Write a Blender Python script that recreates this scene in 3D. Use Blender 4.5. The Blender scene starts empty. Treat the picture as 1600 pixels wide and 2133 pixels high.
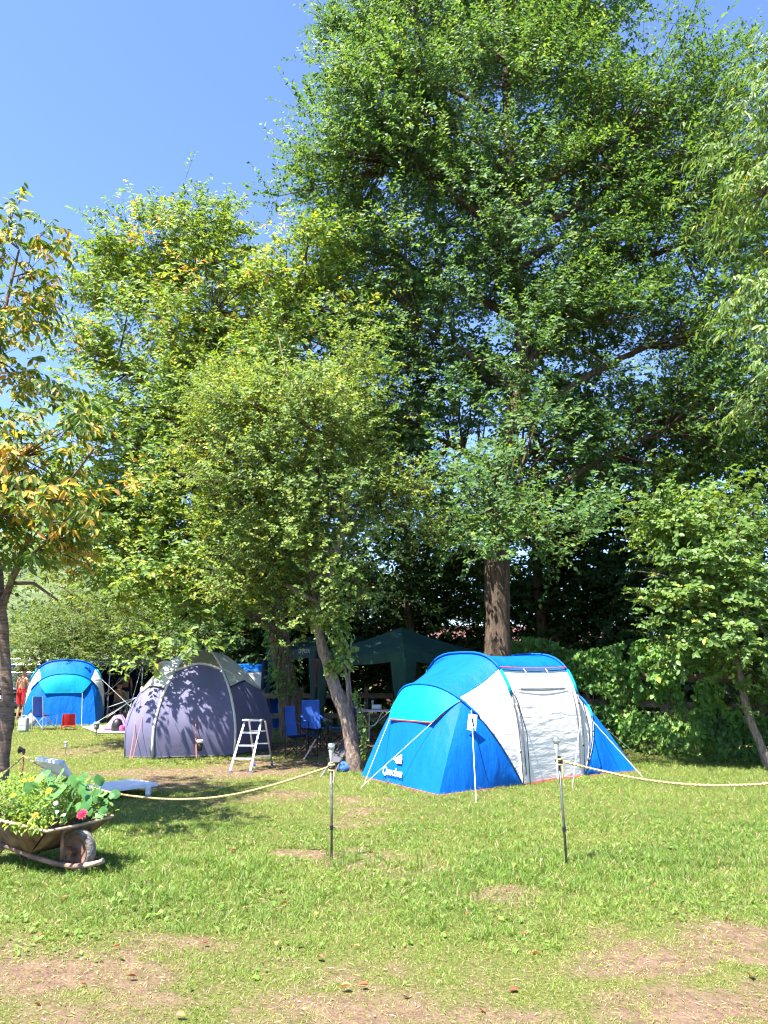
import bpy, bmesh, math, random
import numpy as np
from mathutils import Vector, Matrix, Quaternion

# ------------------------------------------------------------------ camera, sky, sun, exposure
scene = bpy.context.scene
C = scene.collection
PITCH = math.radians(11.8)
EYE = 1.6
F = 1600.0                      # focal length in pixels of the 1600 x 2133 photograph
cam_d = bpy.data.cameras.new('camera')
cam_d.sensor_fit = 'VERTICAL'
cam_d.sensor_height = 36.0
cam_d.lens = 36.0 * F / 2133.0
cam_d.clip_end = 2000
cam = bpy.data.objects.new('camera', cam_d)
C.objects.link(cam)
cam.location = (0, 0, EYE)
cam.rotation_euler = (math.pi / 2 + PITCH, 0, 0)
scene.camera = cam

SUN_DIR = Vector((0.36, 0.37, -1.0)).normalized()      # the way the light travels
SUN_EL = math.asin(-SUN_DIR.z)
SUN_AZ = math.atan2(-SUN_DIR.x, -SUN_DIR.y)
world = bpy.data.worlds.new('World')
scene.world = world
world.use_nodes = True
wn = world.node_tree
bg = wn.nodes['Background']
sky = wn.nodes.new('ShaderNodeTexSky')
sky.sky_type = 'NISHITA'
sky.sun_disc = False
sky.sun_elevation = SUN_EL
sky.sun_rotation = SUN_AZ
sky.altitude = 300
sky.air_density = 1.0
sky.dust_density = 0.35
sky.ozone_density = 3.0
tint = wn.nodes.new('ShaderNodeMix')
tint.data_type = 'RGBA'; tint.blend_type = 'MULTIPLY'
tint.inputs[0].default_value = 1.0
tint.inputs[7].default_value = (0.84, 0.89, 1.08, 1)
wn.links.new(sky.outputs[0], tint.inputs[6])
wn.links.new(tint.outputs[2], bg.inputs[0])
bg.inputs[1].default_value = 0.09

sun_d = bpy.data.lights.new('sun', 'SUN')
sun_d.energy = 5.0
sun_d.angle = math.radians(0.53)
sun_d.color = (1.0, 0.95, 0.86)
sun = bpy.data.objects.new('sun', sun_d)
C.objects.link(sun)
sun.location = (-20, -20, 60)
sun.rotation_euler = SUN_DIR.to_track_quat('-Z', 'Y').to_euler()

scene.view_settings.view_transform = 'Standard'
scene.view_settings.look = 'None'
scene.view_settings.exposure = 2.05
scene.view_settings.gamma = 1.0
scene.view_settings.use_curve_mapping = False
scene.render.engine = 'CYCLES'
scene.cycles.max_bounces = 5
scene.cycles.diffuse_bounces = 3
scene.cycles.glossy_bounces = 1
scene.cycles.transmission_bounces = 2
scene.cycles.transparent_max_bounces = 5
scene.cycles.caustics_reflective = False
scene.cycles.caustics_refractive = False
scene.cycles.use_denoising = True
scene.cycles.filter_width = 1.2
scene.cycles.use_adaptive_sampling = True
scene.cycles.adaptive_threshold = 0.03

# ------------------------------------------------------------------ helpers
CP, SP = math.cos(PITCH), math.sin(PITCH)

def ray(px, py):
    u = (px - 800.0) / F; v = (1066.5 - py) / F
    return u, CP - v * SP, SP + v * CP

def G(px, py, z=0.0):
    """the place on the plane at height z that the photograph shows at this pixel"""
    x, y, w = ray(px, py)
    t = (z - EYE) / w
    return Vector((x * t, y * t, z))

def PW(px, py, Y):
    """the place at distance Y along the view that the photograph shows at this pixel"""
    x, y, w = ray(px, py)
    t = Y / y
    return Vector((x * t, Y, EYE + w * t))

def V(*a):
    return Vector(a)

def lerp(a, b, t):
    return a + (b - a) * float(t)

def put(o, parent=None, label=None, cat=None, group=None, kind=None):
    if o.name not in C.objects:
        C.objects.link(o)
    if parent is not None:
        o.parent = parent
        o.matrix_parent_inverse = parent.matrix_basis.inverted() if parent.type == 'EMPTY' else Matrix()
    if label: o['label'] = label
    if cat: o['category'] = cat
    if group: o['group'] = group
    if kind: o['kind'] = kind
    return o

def thing(name, label, cat, loc=(0, 0, 0), rz=0.0, group=None, kind=None):
    o = bpy.data.objects.new(name, None)
    o.empty_display_size = 0.2
    o.location = loc
    o.rotation_euler = (0, 0, rz)
    put(o, None, label, cat, group, kind)
    return o

class MB:
    """collects verts and faces of one mesh, in world or in the thing's local space"""
    def __init__(self):
        self.v = []; self.f = []
    def add(self, vs, fs):
        o = len(self.v)
        self.v += [tuple(p) for p in vs]
        self.f += [tuple(i + o for i in f) for f in fs]
        return self
    def box(self, c, s, rot=None):
        hx, hy, hz = s[0] / 2, s[1] / 2, s[2] / 2
        vs = [Vector((x, y, z)) for x in (-hx, hx) for y in (-hy, hy) for z in (-hz, hz)]
        if rot is not None:
            vs = [rot @ p for p in vs]
        c = Vector(c)
        return self.add([p + c for p in vs], [(0, 1, 3, 2), (4, 6, 7, 5), (0, 4, 5, 1), (2, 3, 7, 6), (0, 2, 6, 4), (1, 5, 7, 3)])
    def bar(self, a, b, w, h=None, up=(0, 0, 1)):
        a, b = Vector(a), Vector(b); h = h or w
        d = (b - a); L = d.length; d.normalize()
        s = d.cross(Vector(up))
        if s.length < 1e-4: s = d.cross(Vector((1, 0, 0)))
        s.normalize(); n = s.cross(d)
        vs = []
        for p in (a, b):
            for i, j in ((-1, -1), (1, -1), (1, 1), (-1, 1)):
                vs.append(p + s * (w / 2 * i) + n * (h / 2 * j))
        return self.add(vs, [(3, 2, 1, 0), (4, 5, 6, 7), (0, 1, 5, 4), (1, 2, 6, 5), (2, 3, 7, 6), (3, 0, 4, 7)])
    def tube(self, pts, r, sides=6, cap=True, jitter=0.0, rng=None):
        pts = [Vector(p) for p in pts]
        n = len(pts)
        rs = r if hasattr(r, '__len__') else [r] * n
        vs = []; ref = None
        for i, p in enumerate(pts):
            d = (pts[min(i + 1, n - 1)] - pts[max(i - 1, 0)])
            if d.length < 1e-9: d = Vector((0, 0, 1))
            d.normalize()
            if ref is None:
                ref = d.cross(Vector((0, 0, 1)))
                if ref.length < 1e-3: ref = Vector((1, 0, 0))
            s = (ref - d * ref.dot(d))
            if s.length < 1e-6: s = d.orthogonal()
            s.normalize(); ref = s; q = d.cross(s)
            for k in range(sides):
                a = 2 * math.pi * k / sides
                rr = rs[i] * (1 + (rng.uniform(-jitter, jitter) if jitter else 0))
                vs.append(p + s * (math.cos(a) * rr) + q * (math.sin(a) * rr))
        fs = []
        for i in range(n - 1):
            for k in range(sides):
                k2 = (k + 1) % sides
                fs.append((i * sides + k, i * sides + k2, (i + 1) * sides + k2, (i + 1) * sides + k))
        if cap:
            fs.append(tuple(range(sides - 1, -1, -1)))
            fs.append(tuple((n - 1) * sides + k for k in range(sides)))
        return self.add(vs, fs)
    def lathe(self, prof, c=(0, 0, 0), sides=12, rot=None):
        vs = []; c = Vector(c)
        for r, z in prof:
            for k in range(sides):
                a = 2 * math.pi * k / sides
                p = Vector((r * math.cos(a), r * math.sin(a), z))
                if rot is not None: p = rot @ p
                vs.append(p + c)
        fs = []
        for i in range(len(prof) - 1):
            for k in range(sides):
                k2 = (k + 1) % sides
                fs.append((i * sides + k, i * sides + k2, (i + 1) * sides + k2, (i + 1) * sides + k))
        fs.append(tuple(range(sides - 1, -1, -1)))
        fs.append(tuple((len(prof) - 1) * sides + k for k in range(sides)))
        return self.add(vs, fs)
    def grid(self, rows):
        """rows of equally many points, joined to quads"""
        n = len(rows[0]); vs = [p for r in rows for p in r]; fs = []
        for i in range(len(rows) - 1):
            for k in range(n - 1):
                fs.append((i * n + k, i * n + k + 1, (i + 1) * n + k + 1, (i + 1) * n + k))
        return self.add(vs, fs)
    def mesh(self, name, mat, smooth=False, thick=0.0):
        me = bpy.data.meshes.new(name)
        me.from_pydata(self.v, [], self.f)
        if mat is not None: me.materials.append(mat)
        bm = bmesh.new(); bm.from_mesh(me)
        bmesh.ops.remove_doubles(bm, verts=bm.verts, dist=1e-5)
        bmesh.ops.recalc_face_normals(bm, faces=bm.faces)
        bm.to_mesh(me); bm.free()
        if smooth: me.shade_smooth()
        me.update()
        return me
    def build(self, name, mat, parent=None, smooth=False, thick=0.0, bevel=0.0, **kw):
        me = self.mesh(name, mat, smooth)
        o = bpy.data.objects.new(name, me)
        if thick:
            m = o.modifiers.new('thickness', 'SOLIDIFY'); m.thickness = thick; m.offset = 0
        if bevel:
            m = o.modifiers.new('bevel', 'BEVEL'); m.width = bevel; m.segments = 2; m.limit_method = 'ANGLE'
        return put(o, parent, **kw)

def np_mesh(name, verts, faces_list, mat, attrs=None):
    """verts (n,3) and a list of (m,k) index arrays, through foreach_set"""
    me = bpy.data.meshes.new(name)
    verts = np.ascontiguousarray(verts, dtype=np.float32)
    me.vertices.add(len(verts))
    me.vertices.foreach_set('co', verts.ravel())
    idx = np.concatenate([f.ravel() for f in faces_list]).astype(np.int32)
    tot = np.concatenate([np.full(len(f), f.shape[1], dtype=np.int32) for f in faces_list])
    st = np.zeros(len(tot), dtype=np.int32); st[1:] = np.cumsum(tot)[:-1]
    me.loops.add(len(idx)); me.loops.foreach_set('vertex_index', idx)
    me.polygons.add(len(tot)); me.polygons.foreach_set('loop_start', st)
    me.update(calc_edges=True)
    if attrs:
        for k, a in attrs.items():
            at = me.attributes.new(k, 'FLOAT', 'POINT')
            at.data.foreach_set('value', np.ascontiguousarray(a, dtype=np.float32))
    if mat is not None: me.materials.append(mat)
    return me

def np_obj(name, verts, faces_list, mat, parent=None, attrs=None, **kw):
    return put(bpy.data.objects.new(name, np_mesh(name, verts, faces_list, mat, attrs)), parent, **kw)

def unit(a):
    return a / np.maximum(np.linalg.norm(a, axis=-1, keepdims=True), 1e-9)

def vnoise(x, y, scale, seed):
    """smooth value noise, 0..1"""
    r = np.random.default_rng(seed).random((64, 64))
    x = x / scale + 1000.37; y = y / scale + 1000.71
    xi = np.floor(x).astype(int); yi = np.floor(y).astype(int)
    fx = x - xi; fy = y - yi
    fx = fx * fx * (3 - 2 * fx); fy = fy * fy * (3 - 2 * fy)
    a = r[xi % 64, yi % 64]; b = r[(xi + 1) % 64, yi % 64]; c = r[xi % 64, (yi + 1) % 64]; d = r[(xi + 1) % 64, (yi + 1) % 64]
    return (a * (1 - fx) + b * fx) * (1 - fy) + (c * (1 - fx) + d * fx) * fy

# ------------------------------------------------------------------ materials
def material(name):
    m = bpy.data.materials.new(name); m.use_nodes = True
    nt = m.node_tree
    return m, nt, nt.nodes['Principled BSDF'], nt.nodes['Material Output']

def ramp(nt, stops):
    r = nt.nodes.new('ShaderNodeValToRGB')
    e = r.color_ramp.elements
    while len(e) < len(stops): e.new(0.5)
    for i, (p, c) in enumerate(stops):
        e[i].position = p; e[i].color = (*c, 1)
    return r

def plain(name, col, rough=0.6, metal=0.0, var=0.12, scale=12.0, bump=0.0, bscale=60.0, stretch=(1, 1, 1), spec=0.4, trans=0.0):
    """a procedural paint/cloth/metal: colour varied by noise, with a fine relief"""
    m, nt, p, out = material(name)
    tc = nt.nodes.new('ShaderNodeTexCoord')
    mp = nt.nodes.new('ShaderNodeMapping'); mp.inputs['Scale'].default_value = stretch
    nt.links.new(tc.outputs['Object'], mp.inputs[0])
    n = nt.nodes.new('ShaderNodeTexNoise'); n.inputs['Scale'].default_value = scale; n.inputs['Detail'].default_value = 5
    nt.links.new(mp.outputs[0], n.inputs[0])
    lo = tuple(c * (1 - var * 1.6) for c in col); hi = tuple(min(1, c * (1 + var)) for c in col)
    r = ramp(nt, [(0.3, lo), (0.7, hi)])
    nt.links.new(n.outputs[0], r.inputs[0])
    nt.links.new(r.outputs[0], p.inputs['Base Color'])
    p.inputs['Roughness'].default_value = rough
    p.inputs['Metallic'].default_value = metal
    p.inputs['Specular IOR Level'].default_value = spec
    if bump:
        n2 = nt.nodes.new('ShaderNodeTexNoise'); n2.inputs['Scale'].default_value = bscale; n2.inputs['Detail'].default_value = 6
        nt.links.new(mp.outputs[0], n2.inputs[0])
        b = nt.nodes.new('ShaderNodeBump'); b.inputs['Strength'].default_value = bump; b.inputs['Distance'].default_value = 0.05
        nt.links.new(n2.outputs[0], b.inputs['Height'])
        nt.links.new(b.outputs[0], p.inputs['Normal'])
    if trans:
        t = nt.nodes.new('ShaderNodeBsdfTranslucent')
        nt.links.new(r.outputs[0], t.inputs[0])
        mx = nt.nodes.new('ShaderNodeMixShader'); mx.inputs[0].default_value = trans
        nt.links.new(p.outputs[0], mx.inputs[1]); nt.links.new(t.outputs[0], mx.inputs[2])
        nt.links.new(mx.outputs[0], out.inputs[0])
    return m

def leafmat(name, stops, rough=0.5, trans=0.44, spec=0.28, warm=(1.6, 1.45, 0.55)):
    """leaf: colour from a random number stored on each leaf, part of the light passes through"""
    m, nt, p, out = material(name)
    a = nt.nodes.new('ShaderNodeAttribute'); a.attribute_name = 'rnd'
    r = ramp(nt, stops)
    nt.links.new(a.outputs['Fac'], r.inputs[0])
    nt.links.new(r.outputs[0], p.inputs['Base Color'])
    p.inputs['Roughness'].default_value = rough
    p.inputs['Specular IOR Level'].default_value = spec
    t = nt.nodes.new('ShaderNodeBsdfTranslucent')
    mu = nt.nodes.new('ShaderNodeMix'); mu.data_type = 'RGBA'; mu.blend_type = 'MULTIPLY'; mu.inputs[0].default_value = 1
    mu.inputs[7].default_value = (*warm, 1)
    nt.links.new(r.outputs[0], mu.inputs[6]); nt.links.new(mu.outputs[2], t.inputs[0])
    mx = nt.nodes.new('ShaderNodeMixShader'); mx.inputs[0].default_value = trans
    nt.links.new(p.outputs[0], mx.inputs[1]); nt.links.new(t.outputs[0], mx.inputs[2])
    nt.links.new(mx.outputs[0], out.inputs[0])
    return m

def barkmat(name, lo, hi, scale=9.0, stretch=(1, 1, 0.16), bump=0.9):
    m, nt, p, out = material(name)
    tc = nt.nodes.new('ShaderNodeTexCoord')
    mp = nt.nodes.new('ShaderNodeMapping'); mp.inputs['Scale'].default_value = stretch
    nt.links.new(tc.outputs['Object'], mp.inputs[0])
    n = nt.nodes.new('ShaderNodeTexNoise'); n.inputs['Scale'].default_value = scale * 2.2; n.inputs['Detail'].default_value = 8; n.inputs['Roughness'].default_value = 0.65
    nt.links.new(mp.outputs[0], n.inputs[0])
    r = ramp(nt, [(0.32, lo), (0.5, tuple((a + b) / 2 for a, b in zip(lo, hi))), (0.68, hi)])
    nt.links.new(n.outputs[0], r.inputs[0]); nt.links.new(r.outputs[0], p.inputs['Base Color'])
    p.inputs['Roughness'].default_value = 0.9; p.inputs['Specular IOR Level'].default_value = 0.15
    b = nt.nodes.new('ShaderNodeBump'); b.inputs['Strength'].default_value = bump; b.inputs['Distance'].default_value = 0.06
    nt.links.new(n.outputs[0], b.inputs['Height']); nt.links.new(b.outputs[0], p.inputs['Normal'])
    return m

def fabric(name, col, rough=0.6, trans=0.12, wr=0.6, bscale=3.6, spec=0.15, sun_fade=0.06, stretch=(1, 1, 0.45)):
    return plain(name, col, rough, 0, sun_fade, 3.0, wr, bscale, stretch, spec, trans)

M = {}
M['blue'] = fabric('blue_nylon', (0.001, 0.112, 0.47), trans=0.06, wr=1.0)
M['turquoise'] = fabric('turquoise_nylon', (0.004, 0.30, 0.46), trans=0.2)
M['white'] = fabric('pale_grey_nylon', (0.79, 0.755, 0.735), wr=0.6, bscale=4.0, stretch=(0.5, 0.5, 2.2))
M['purple'] = fabric('slate_purple_nylon', (0.165, 0.158, 0.26), wr=0.25)
M['cream'] = fabric('cream_nylon', (0.66, 0.64, 0.56))
M['khaki'] = fabric('khaki_nylon', (0.30, 0.28, 0.15))
M['navy'] = fabric('navy_canvas', (0.012, 0.018, 0.05), rough=0.7, trans=0.05)
M['green'] = fabric('dark_green_polyester', (0.018, 0.065, 0.05), rough=0.5, trans=0.10)
M['darkgreen'] = fabric('bottle_green_polyester', (0.010, 0.035, 0.030), rough=0.6, trans=0.06)
M['red'] = plain('red_piping', (0.55, 0.05, 0.04), 0.6)
M['redcloth'] = fabric('red_cloth', (0.50, 0.03, 0.03), rough=0.7)
M['pink'] = fabric('pink_cloth', (0.62, 0.10, 0.30), rough=0.8)
M['lilac'] = fabric('lilac_blanket', (0.42, 0.22, 0.55), rough=0.85, wr=0.7, bscale=14)
M['rose'] = fabric('dusky_rose_towel', (0.20, 0.10, 0.10), rough=0.9)
M['rope'] = plain('pale_twisted_rope', (0.44, 0.34, 0.155), 0.9, 0, 0.12, 120, 0.3, 160)
M['cord'] = plain('white_cord', (0.72, 0.70, 0.66), 0.7)
M['redcord'] = plain('orange_red_cord', (0.55, 0.16, 0.10), 0.7)
M['dark'] = plain('black_plastic', (0.015, 0.015, 0.017), 0.45)
M['window'] = plain('clear_window_foil', (0.05, 0.12, 0.20), 0.12, 0, 0.1, 4, spec=0.6)
M['steel'] = plain('dull_grey_steel', (0.17, 0.17, 0.17), 0.5, 0.6, 0.3, 30)
M['alu'] = plain('brushed_aluminium', (0.66, 0.66, 0.67), 0.38, 0.75, 0.12, 40)
M['chrome'] = plain('stainless_steel', (0.62, 0.62, 0.60), 0.25, 0.9, 0.08, 20)
M['frost'] = plain('frosted_plastic', (0.62, 0.64, 0.64), 0.3, 0, 0.06, 20, trans=0.3)
M['rust'] = plain('rusty_steel', (0.20, 0.10, 0.055), 0.85, 0.1, 0.55, 24, 0.5, 70)
M['barrow'] = plain('faded_brown_barrow_paint', (0.205, 0.115, 0.080), 0.72, 0.0, 0.42, 9, 0.25, 40)
M['barrowrim'] = plain('worn_pale_barrow_edge', (0.42, 0.30, 0.23), 0.75, 0.0, 0.4, 18, 0.3, 50)
M['tyre'] = plain('dusty_rubber', (0.16, 0.15, 0.14), 0.9, 0, 0.3, 20, 0.4, 60)
M['plastic'] = plain('white_garden_plastic', (0.70, 0.71, 0.76), 0.4, 0, 0.06, 6)
M['cooler'] = plain('pale_grey_plastic', (0.36, 0.41, 0.44), 0.45)
M['chairblue'] = fabric('royal_blue_canvas', (0.06, 0.17, 0.62), rough=0.75, trans=0.15, wr=0.6, bscale=9)
M['chairnavy'] = fabric('navy_blue_canvas', (0.012, 0.03, 0.14), rough=0.75, wr=0.6, bscale=9)
M['greycloth'] = fabric('grey_canvas', (0.10, 0.10, 0.115), rough=0.8, wr=0.6)
M['wood'] = barkmat('weathered_fence_wood', (0.10, 0.075, 0.055), (0.25, 0.19, 0.14), 10, (0.3, 0.3, 1), 0.3)
M['soil'] = plain('dark_potting_soil', (0.05, 0.032, 0.02), 0.95, 0, 0.4, 40, 0.8, 60)
M['skin'] = plain('sun_tanned_skin', (0.46, 0.22, 0.13), 0.5, 0, 0.08, 8)
M['hair'] = plain('dark_brown_hair', (0.03, 0.018, 0.012), 0.6)
M['car'] = plain('dark_grey_car_paint', (0.035, 0.037, 0.045), 0.2, 0.3, 0.05, 3, spec=0.6)
M['carlight'] = plain('red_tail_light', (0.55, 0.012, 0.02), 0.15, 0, 0.05, 6)
M['glass'] = plain('dark_car_glass', (0.02, 0.025, 0.03), 0.06, 0, 0.02, 4, spec=0.8)
M['brick'] = plain('dull_red_render', (0.13, 0.055, 0.05), 0.9, 0, 0.2, 5)
M['roof'] = plain('brown_hut_boards', (0.24, 0.105, 0.045), 0.8, 0, 0.3, 4)
M['paper'] = plain('white_card', (0.80, 0.80, 0.80), 0.6, 0, 0.02)
M['mint'] = plain('green_peg', (0.03, 0.42, 0.24), 0.4)
M['ink'] = plain('black_ink', (0.01, 0.01, 0.01), 0.7)
M['logo'] = plain('white_print', (0.82, 0.82, 0.82), 0.6, 0, 0.02)
M['bluecap'] = plain('blue_plastic_foot', (0.02, 0.08, 0.45), 0.5)
M['bark_big'] = barkmat('furrowed_grey_brown_bark', (0.05, 0.036, 0.027), (0.17, 0.122, 0.09), 7)
M['bark_old'] = barkmat('shaggy_brown_bark', (0.06, 0.042, 0.03), (0.30, 0.22, 0.16), 9)
M['bark_pale'] = barkmat('flaking_pinkish_bark', (0.13, 0.09, 0.07), (0.38, 0.29, 0.235), 11, (1, 1, 0.35))
M['bark_cherry'] = barkmat('banded_cherry_bark', (0.07, 0.045, 0.034), (0.27, 0.19, 0.15), 9, (0.3, 0.3, 1.6), 0.5)
M['twig'] = barkmat('brown_twig', (0.045, 0.03, 0.022), (0.16, 0.11, 0.08), 12)

M['leaf_big'] = leafmat('mid_green_leaf', [(0.0, (0.046, 0.114, 0.045)), (0.45, (0.088, 0.180, 0.054)), (0.8, (0.151, 0.252, 0.062)), (1.0, (0.255, 0.332, 0.066))])
M['leaf_left'] = leafmat('yellowish_green_leaf', [(0.0, (0.082, 0.163, 0.039)), (0.45, (0.156, 0.256, 0.051)), (0.8, (0.281, 0.352, 0.057)), (0.95, (0.504, 0.419, 0.057)), (1.0, (0.504, 0.216, 0.078))])
M['leaf_plum'] = leafmat('small_glossy_leaf', [(0.0, (0.094, 0.169, 0.053)), (0.5, (0.175, 0.271, 0.065)), (0.85, (0.311, 0.373, 0.078)), (1.0, (0.622, 0.492, 0.087))])
M['leaf_cherry'] = leafmat('autumn_cherry_leaf', [(0.0, (0.075, 0.15, 0.035)), (0.45, (0.14, 0.22, 0.045)), (0.62, (0.28, 0.29, 0.05)), (0.8, (0.50, 0.34, 0.07)), (1.0, (0.60, 0.34, 0.10))], trans=0.5)
M['leaf_right'] = leafmat('broad_pale_leaf', [(0.0, (0.076, 0.155, 0.046)), (0.5, (0.138, 0.234, 0.060)), (0.9, (0.234, 0.320, 0.075)), (1.0, (0.578, 0.419, 0.066))], rough=0.36)
M['leaf_vine'] = leafmat('vine_leaf', [(0.0, (0.067, 0.166, 0.052)), (0.5, (0.133, 0.282, 0.067)), (0.9, (0.267, 0.429, 0.106)), (1.0, (0.532, 0.547, 0.106))], rough=0.42)
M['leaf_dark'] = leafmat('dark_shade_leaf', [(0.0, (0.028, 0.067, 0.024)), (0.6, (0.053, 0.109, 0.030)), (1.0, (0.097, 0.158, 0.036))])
M['leaf_shrub'] = leafmat('light_green_leaf', [(0.0, (0.061, 0.111, 0.025)), (0.5, (0.112, 0.170, 0.034)), (1.0, (0.224, 0.246, 0.045))])
M['leaf_herb'] = leafmat('bright_herb_leaf', [(0.0, (0.09, 0.18, 0.04)), (0.5, (0.17, 0.28, 0.06)), (1.0, (0.32, 0.40, 0.09))])
M['leaf_far'] = leafmat('far_woodland_leaf', [(0.0, (0.045, 0.080, 0.036)), (0.5, (0.075, 0.120, 0.048)), (1.0, (0.128, 0.168, 0.064))])
M['leaf_nast'] = leafmat('round_blue_green_leaf', [(0.0, (0.05, 0.15, 0.045)), (0.5, (0.085, 0.22, 0.06)), (1.0, (0.16, 0.32, 0.07))], rough=0.5, trans=0.25)
M['grass'] = leafmat('grass_blade', [(0.0, (0.104, 0.196, 0.036)), (0.35, (0.173, 0.268, 0.046)), (0.65, (0.277, 0.322, 0.072)), (0.85, (0.456, 0.370, 0.184)), (1.0, (0.582, 0.393, 0.329))], rough=0.5, trans=0.35, warm=(1.15, 1.1, 0.6))
M['fallen'] = leafmat('dry_fallen_leaf', [(0.0, (0.10, 0.04, 0.02)), (0.5, (0.32, 0.12, 0.06)), (0.85, (0.46, 0.24, 0.10)), (1.0, (0.50, 0.40, 0.06))], rough=0.7, trans=0.15)

# ------------------------------------------------------------------ ground and grass
PATCHES = []          # (x, y, rx, ry, amount) of trodden, bare soil
def patch(px, py, rx, ry, a):
    p = G(px, py); PATCHES.append((p.x, p.y, rx, ry, a))
for a in [(1420, 1985, .7, .40, .9), (1570, 1950, .5, .45, .9), (1500, 2080, .9, .35, .95), (1150, 1905, .6, .30, .5), (1300, 2100, .8, .25, .8),
          (930, 2095, .9, .30, .65), (480, 2050, .7, .22, .55), (700, 2010, .5, .2, .4), (130, 2020, .8, .3, .55), (250, 1960, .6, .25, .6), (60, 2110, .8, .3, .55),
          (600, 2120, .8, .2, .6), (1560, 1880, .4, .3, .6),
          (640, 1793, .42, .22, .95), (430, 1612, 1.7, .75, .92), (600, 1590, 1.2, 1.2, .8), (720, 1665, .55, .5, .75), (750, 1700, .4, .35, .65), (560, 1660, .9, .5, .6),
          (230, 1560, 1.2, 1.4, .45), (350, 1625, 1.0, .7, .7), (680, 1560, 1.6, 2.2, .9), (760, 1540, 1.6, 2.5, .95), (820, 1810, .5, .5, .4), (960, 1880, .7, .4, .45),
          (850, 1560, 3, 3, .9), (1200, 1540, 2.5, 3, .8)]:
    patch(*a)

def bare(x, y):
    b = np.zeros_like(x)
    wx = x + 0.5 * (vnoise(x, y, 0.7, 91) - .5) + .25 * (vnoise(x, y, .22, 93) - .5); wy = y + 0.9 * (vnoise(x, y, 0.6, 92) - .5) + .25 * (vnoise(x, y, .2, 94) - .5)
    for cx, cy, rx, ry, a in PATCHES:
        d = np.sqrt(((wx - cx) / rx) ** 2 + ((wy - cy) / ry) ** 2)
        b = np.maximum(b, a * (.68 if cy < 6.2 else .8) * np.clip(1.5 - d, 0, 1))
    fore = np.clip((5.2 - y) / 1.3, 0, 1) * 0.33
    b = np.maximum(b, fore)
    n = 0.5 * vnoise(x, y, 0.55, 3) + 0.3 * vnoise(x, y, 0.2, 4) + 0.2 * vnoise(x, y, 0.08, 5)
    return np.clip(b + (n - 0.5) * (1.3 * np.clip(b * 3 + 0.25, 0, 1)), 0, 1)

def lush(x, y):
    l = 0.45 * vnoise(x, y, 1.3, 8) + 0.35 * vnoise(x, y, 0.45, 9)
    l += 0.45 * np.exp(-((y - 6.6) / 1.3) ** 2)
    l += 0.30 * np.exp(-((y - 9.0) / 2.0) ** 2) * (x > 1.0)
    l += 0.25 * np.exp(-((y - 13.5) / 2.0) ** 2) * (x > 3.4)
    l -= 0.35 * np.clip((5.4 - y) / 1.2, 0, 1)
    return np.clip(l, 0, 1.2)

def relief(x, y):
    f = np.clip(1.5 - np.abs(y - 9) / 18, 0, 1)
    return (0.035 * (vnoise(x, y, 2.2, 11) - 0.5) + 0.018 * (vnoise(x, y, 0.5, 12) - 0.5)) * f

xs = np.concatenate([[-600, -300, -150, -80, -45, -28, -20], np.arange(-15, 12.01, 0.11), [15, 20, 30, 50, 90, 160, 300, 600]])
ys = np.concatenate([[-60, -20, -6, 0, 2], np.arange(3.2, 10, 0.08), np.arange(10, 24, 0.16), [25, 27, 30, 35, 45, 60, 90, 140, 220, 400, 700]])
gx, gy = np.meshgrid(xs, ys)
gz = relief(gx, gy)
gv = np.stack([gx.ravel(), gy.ravel(), gz.ravel()], 1)
nx, ny = len(xs), len(ys)
ii, jj = np.meshgrid(np.arange(nx - 1), np.arange(ny - 1))
a0 = (jj * nx + ii).ravel()
gf = np.stack([a0, a0 + 1, a0 + nx + 1, a0 + nx], 1)
gm, nt, p, out = material('trodden_lawn_soil')
at = nt.nodes.new('ShaderNodeAttribute'); at.attribute_name = 'bare'
tc = nt.nodes.new('ShaderNodeTexCoord')
n1 = nt.nodes.new('ShaderNodeTexNoise'); n1.inputs['Scale'].default_value = 9; n1.inputs['Detail'].default_value = 9; n1.inputs['Roughness'].default_value = .7
n2 = nt.nodes.new('ShaderNodeTexNoise'); n2.inputs['Scale'].default_value = 45; n2.inputs['Detail'].default_value = 6
for n in (n1, n2): nt.links.new(tc.outputs['Object'], n.inputs[0])
soil = ramp(nt, [(0.30, (0.085, 0.055, 0.038)), (0.5, (0.15, 0.10, 0.068)), (0.72, (0.21, 0.145, 0.10))])
turf = ramp(nt, [(0.30, (0.05, 0.065, 0.015)), (0.5, (0.10, 0.11, 0.03)), (0.7, (0.16, 0.14, 0.055))])
nt.links.new(n1.outputs[0], soil.inputs[0]); nt.links.new(n2.outputs[0], turf.inputs[0])
ad = nt.nodes.new('ShaderNodeMath'); ad.operation = 'ADD'
sb = nt.nodes.new('ShaderNodeMath'); sb.operation = 'SUBTRACT'; sb.inputs[1].default_value = 0.5
nt.links.new(n2.outputs[0], sb.inputs[0]); nt.links.new(at.outputs['Fac'], ad.inputs[0]); nt.links.new(sb.outputs[0], ad.inputs[1])
sm = nt.nodes.new('ShaderNodeMapRange'); sm.inputs[1].default_value = 0.15; sm.inputs[2].default_value = 0.5
nt.links.new(ad.outputs[0], sm.inputs[0])
mx = nt.nodes.new('ShaderNodeMix'); mx.data_type = 'RGBA'
nt.links.new(sm.outputs[0], mx.inputs[0]); nt.links.new(turf.outputs[0], mx.inputs[6]); nt.links.new(soil.outputs[0], mx.inputs[7])
nt.links.new(mx.outputs[2], p.inputs['Base Color'])
p.inputs['Roughness'].default_value = 1.0; p.inputs['Specular IOR Level'].default_value = 0.1
bp = nt.nodes.new('ShaderNodeBump'); bp.inputs['Strength'].default_value = 0.7; bp.inputs['Distance'].default_value = 0.04
nt.links.new(n2.outputs[0], bp.inputs['Height']); nt.links.new(bp.outputs[0], p.inputs['Normal'])
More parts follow.
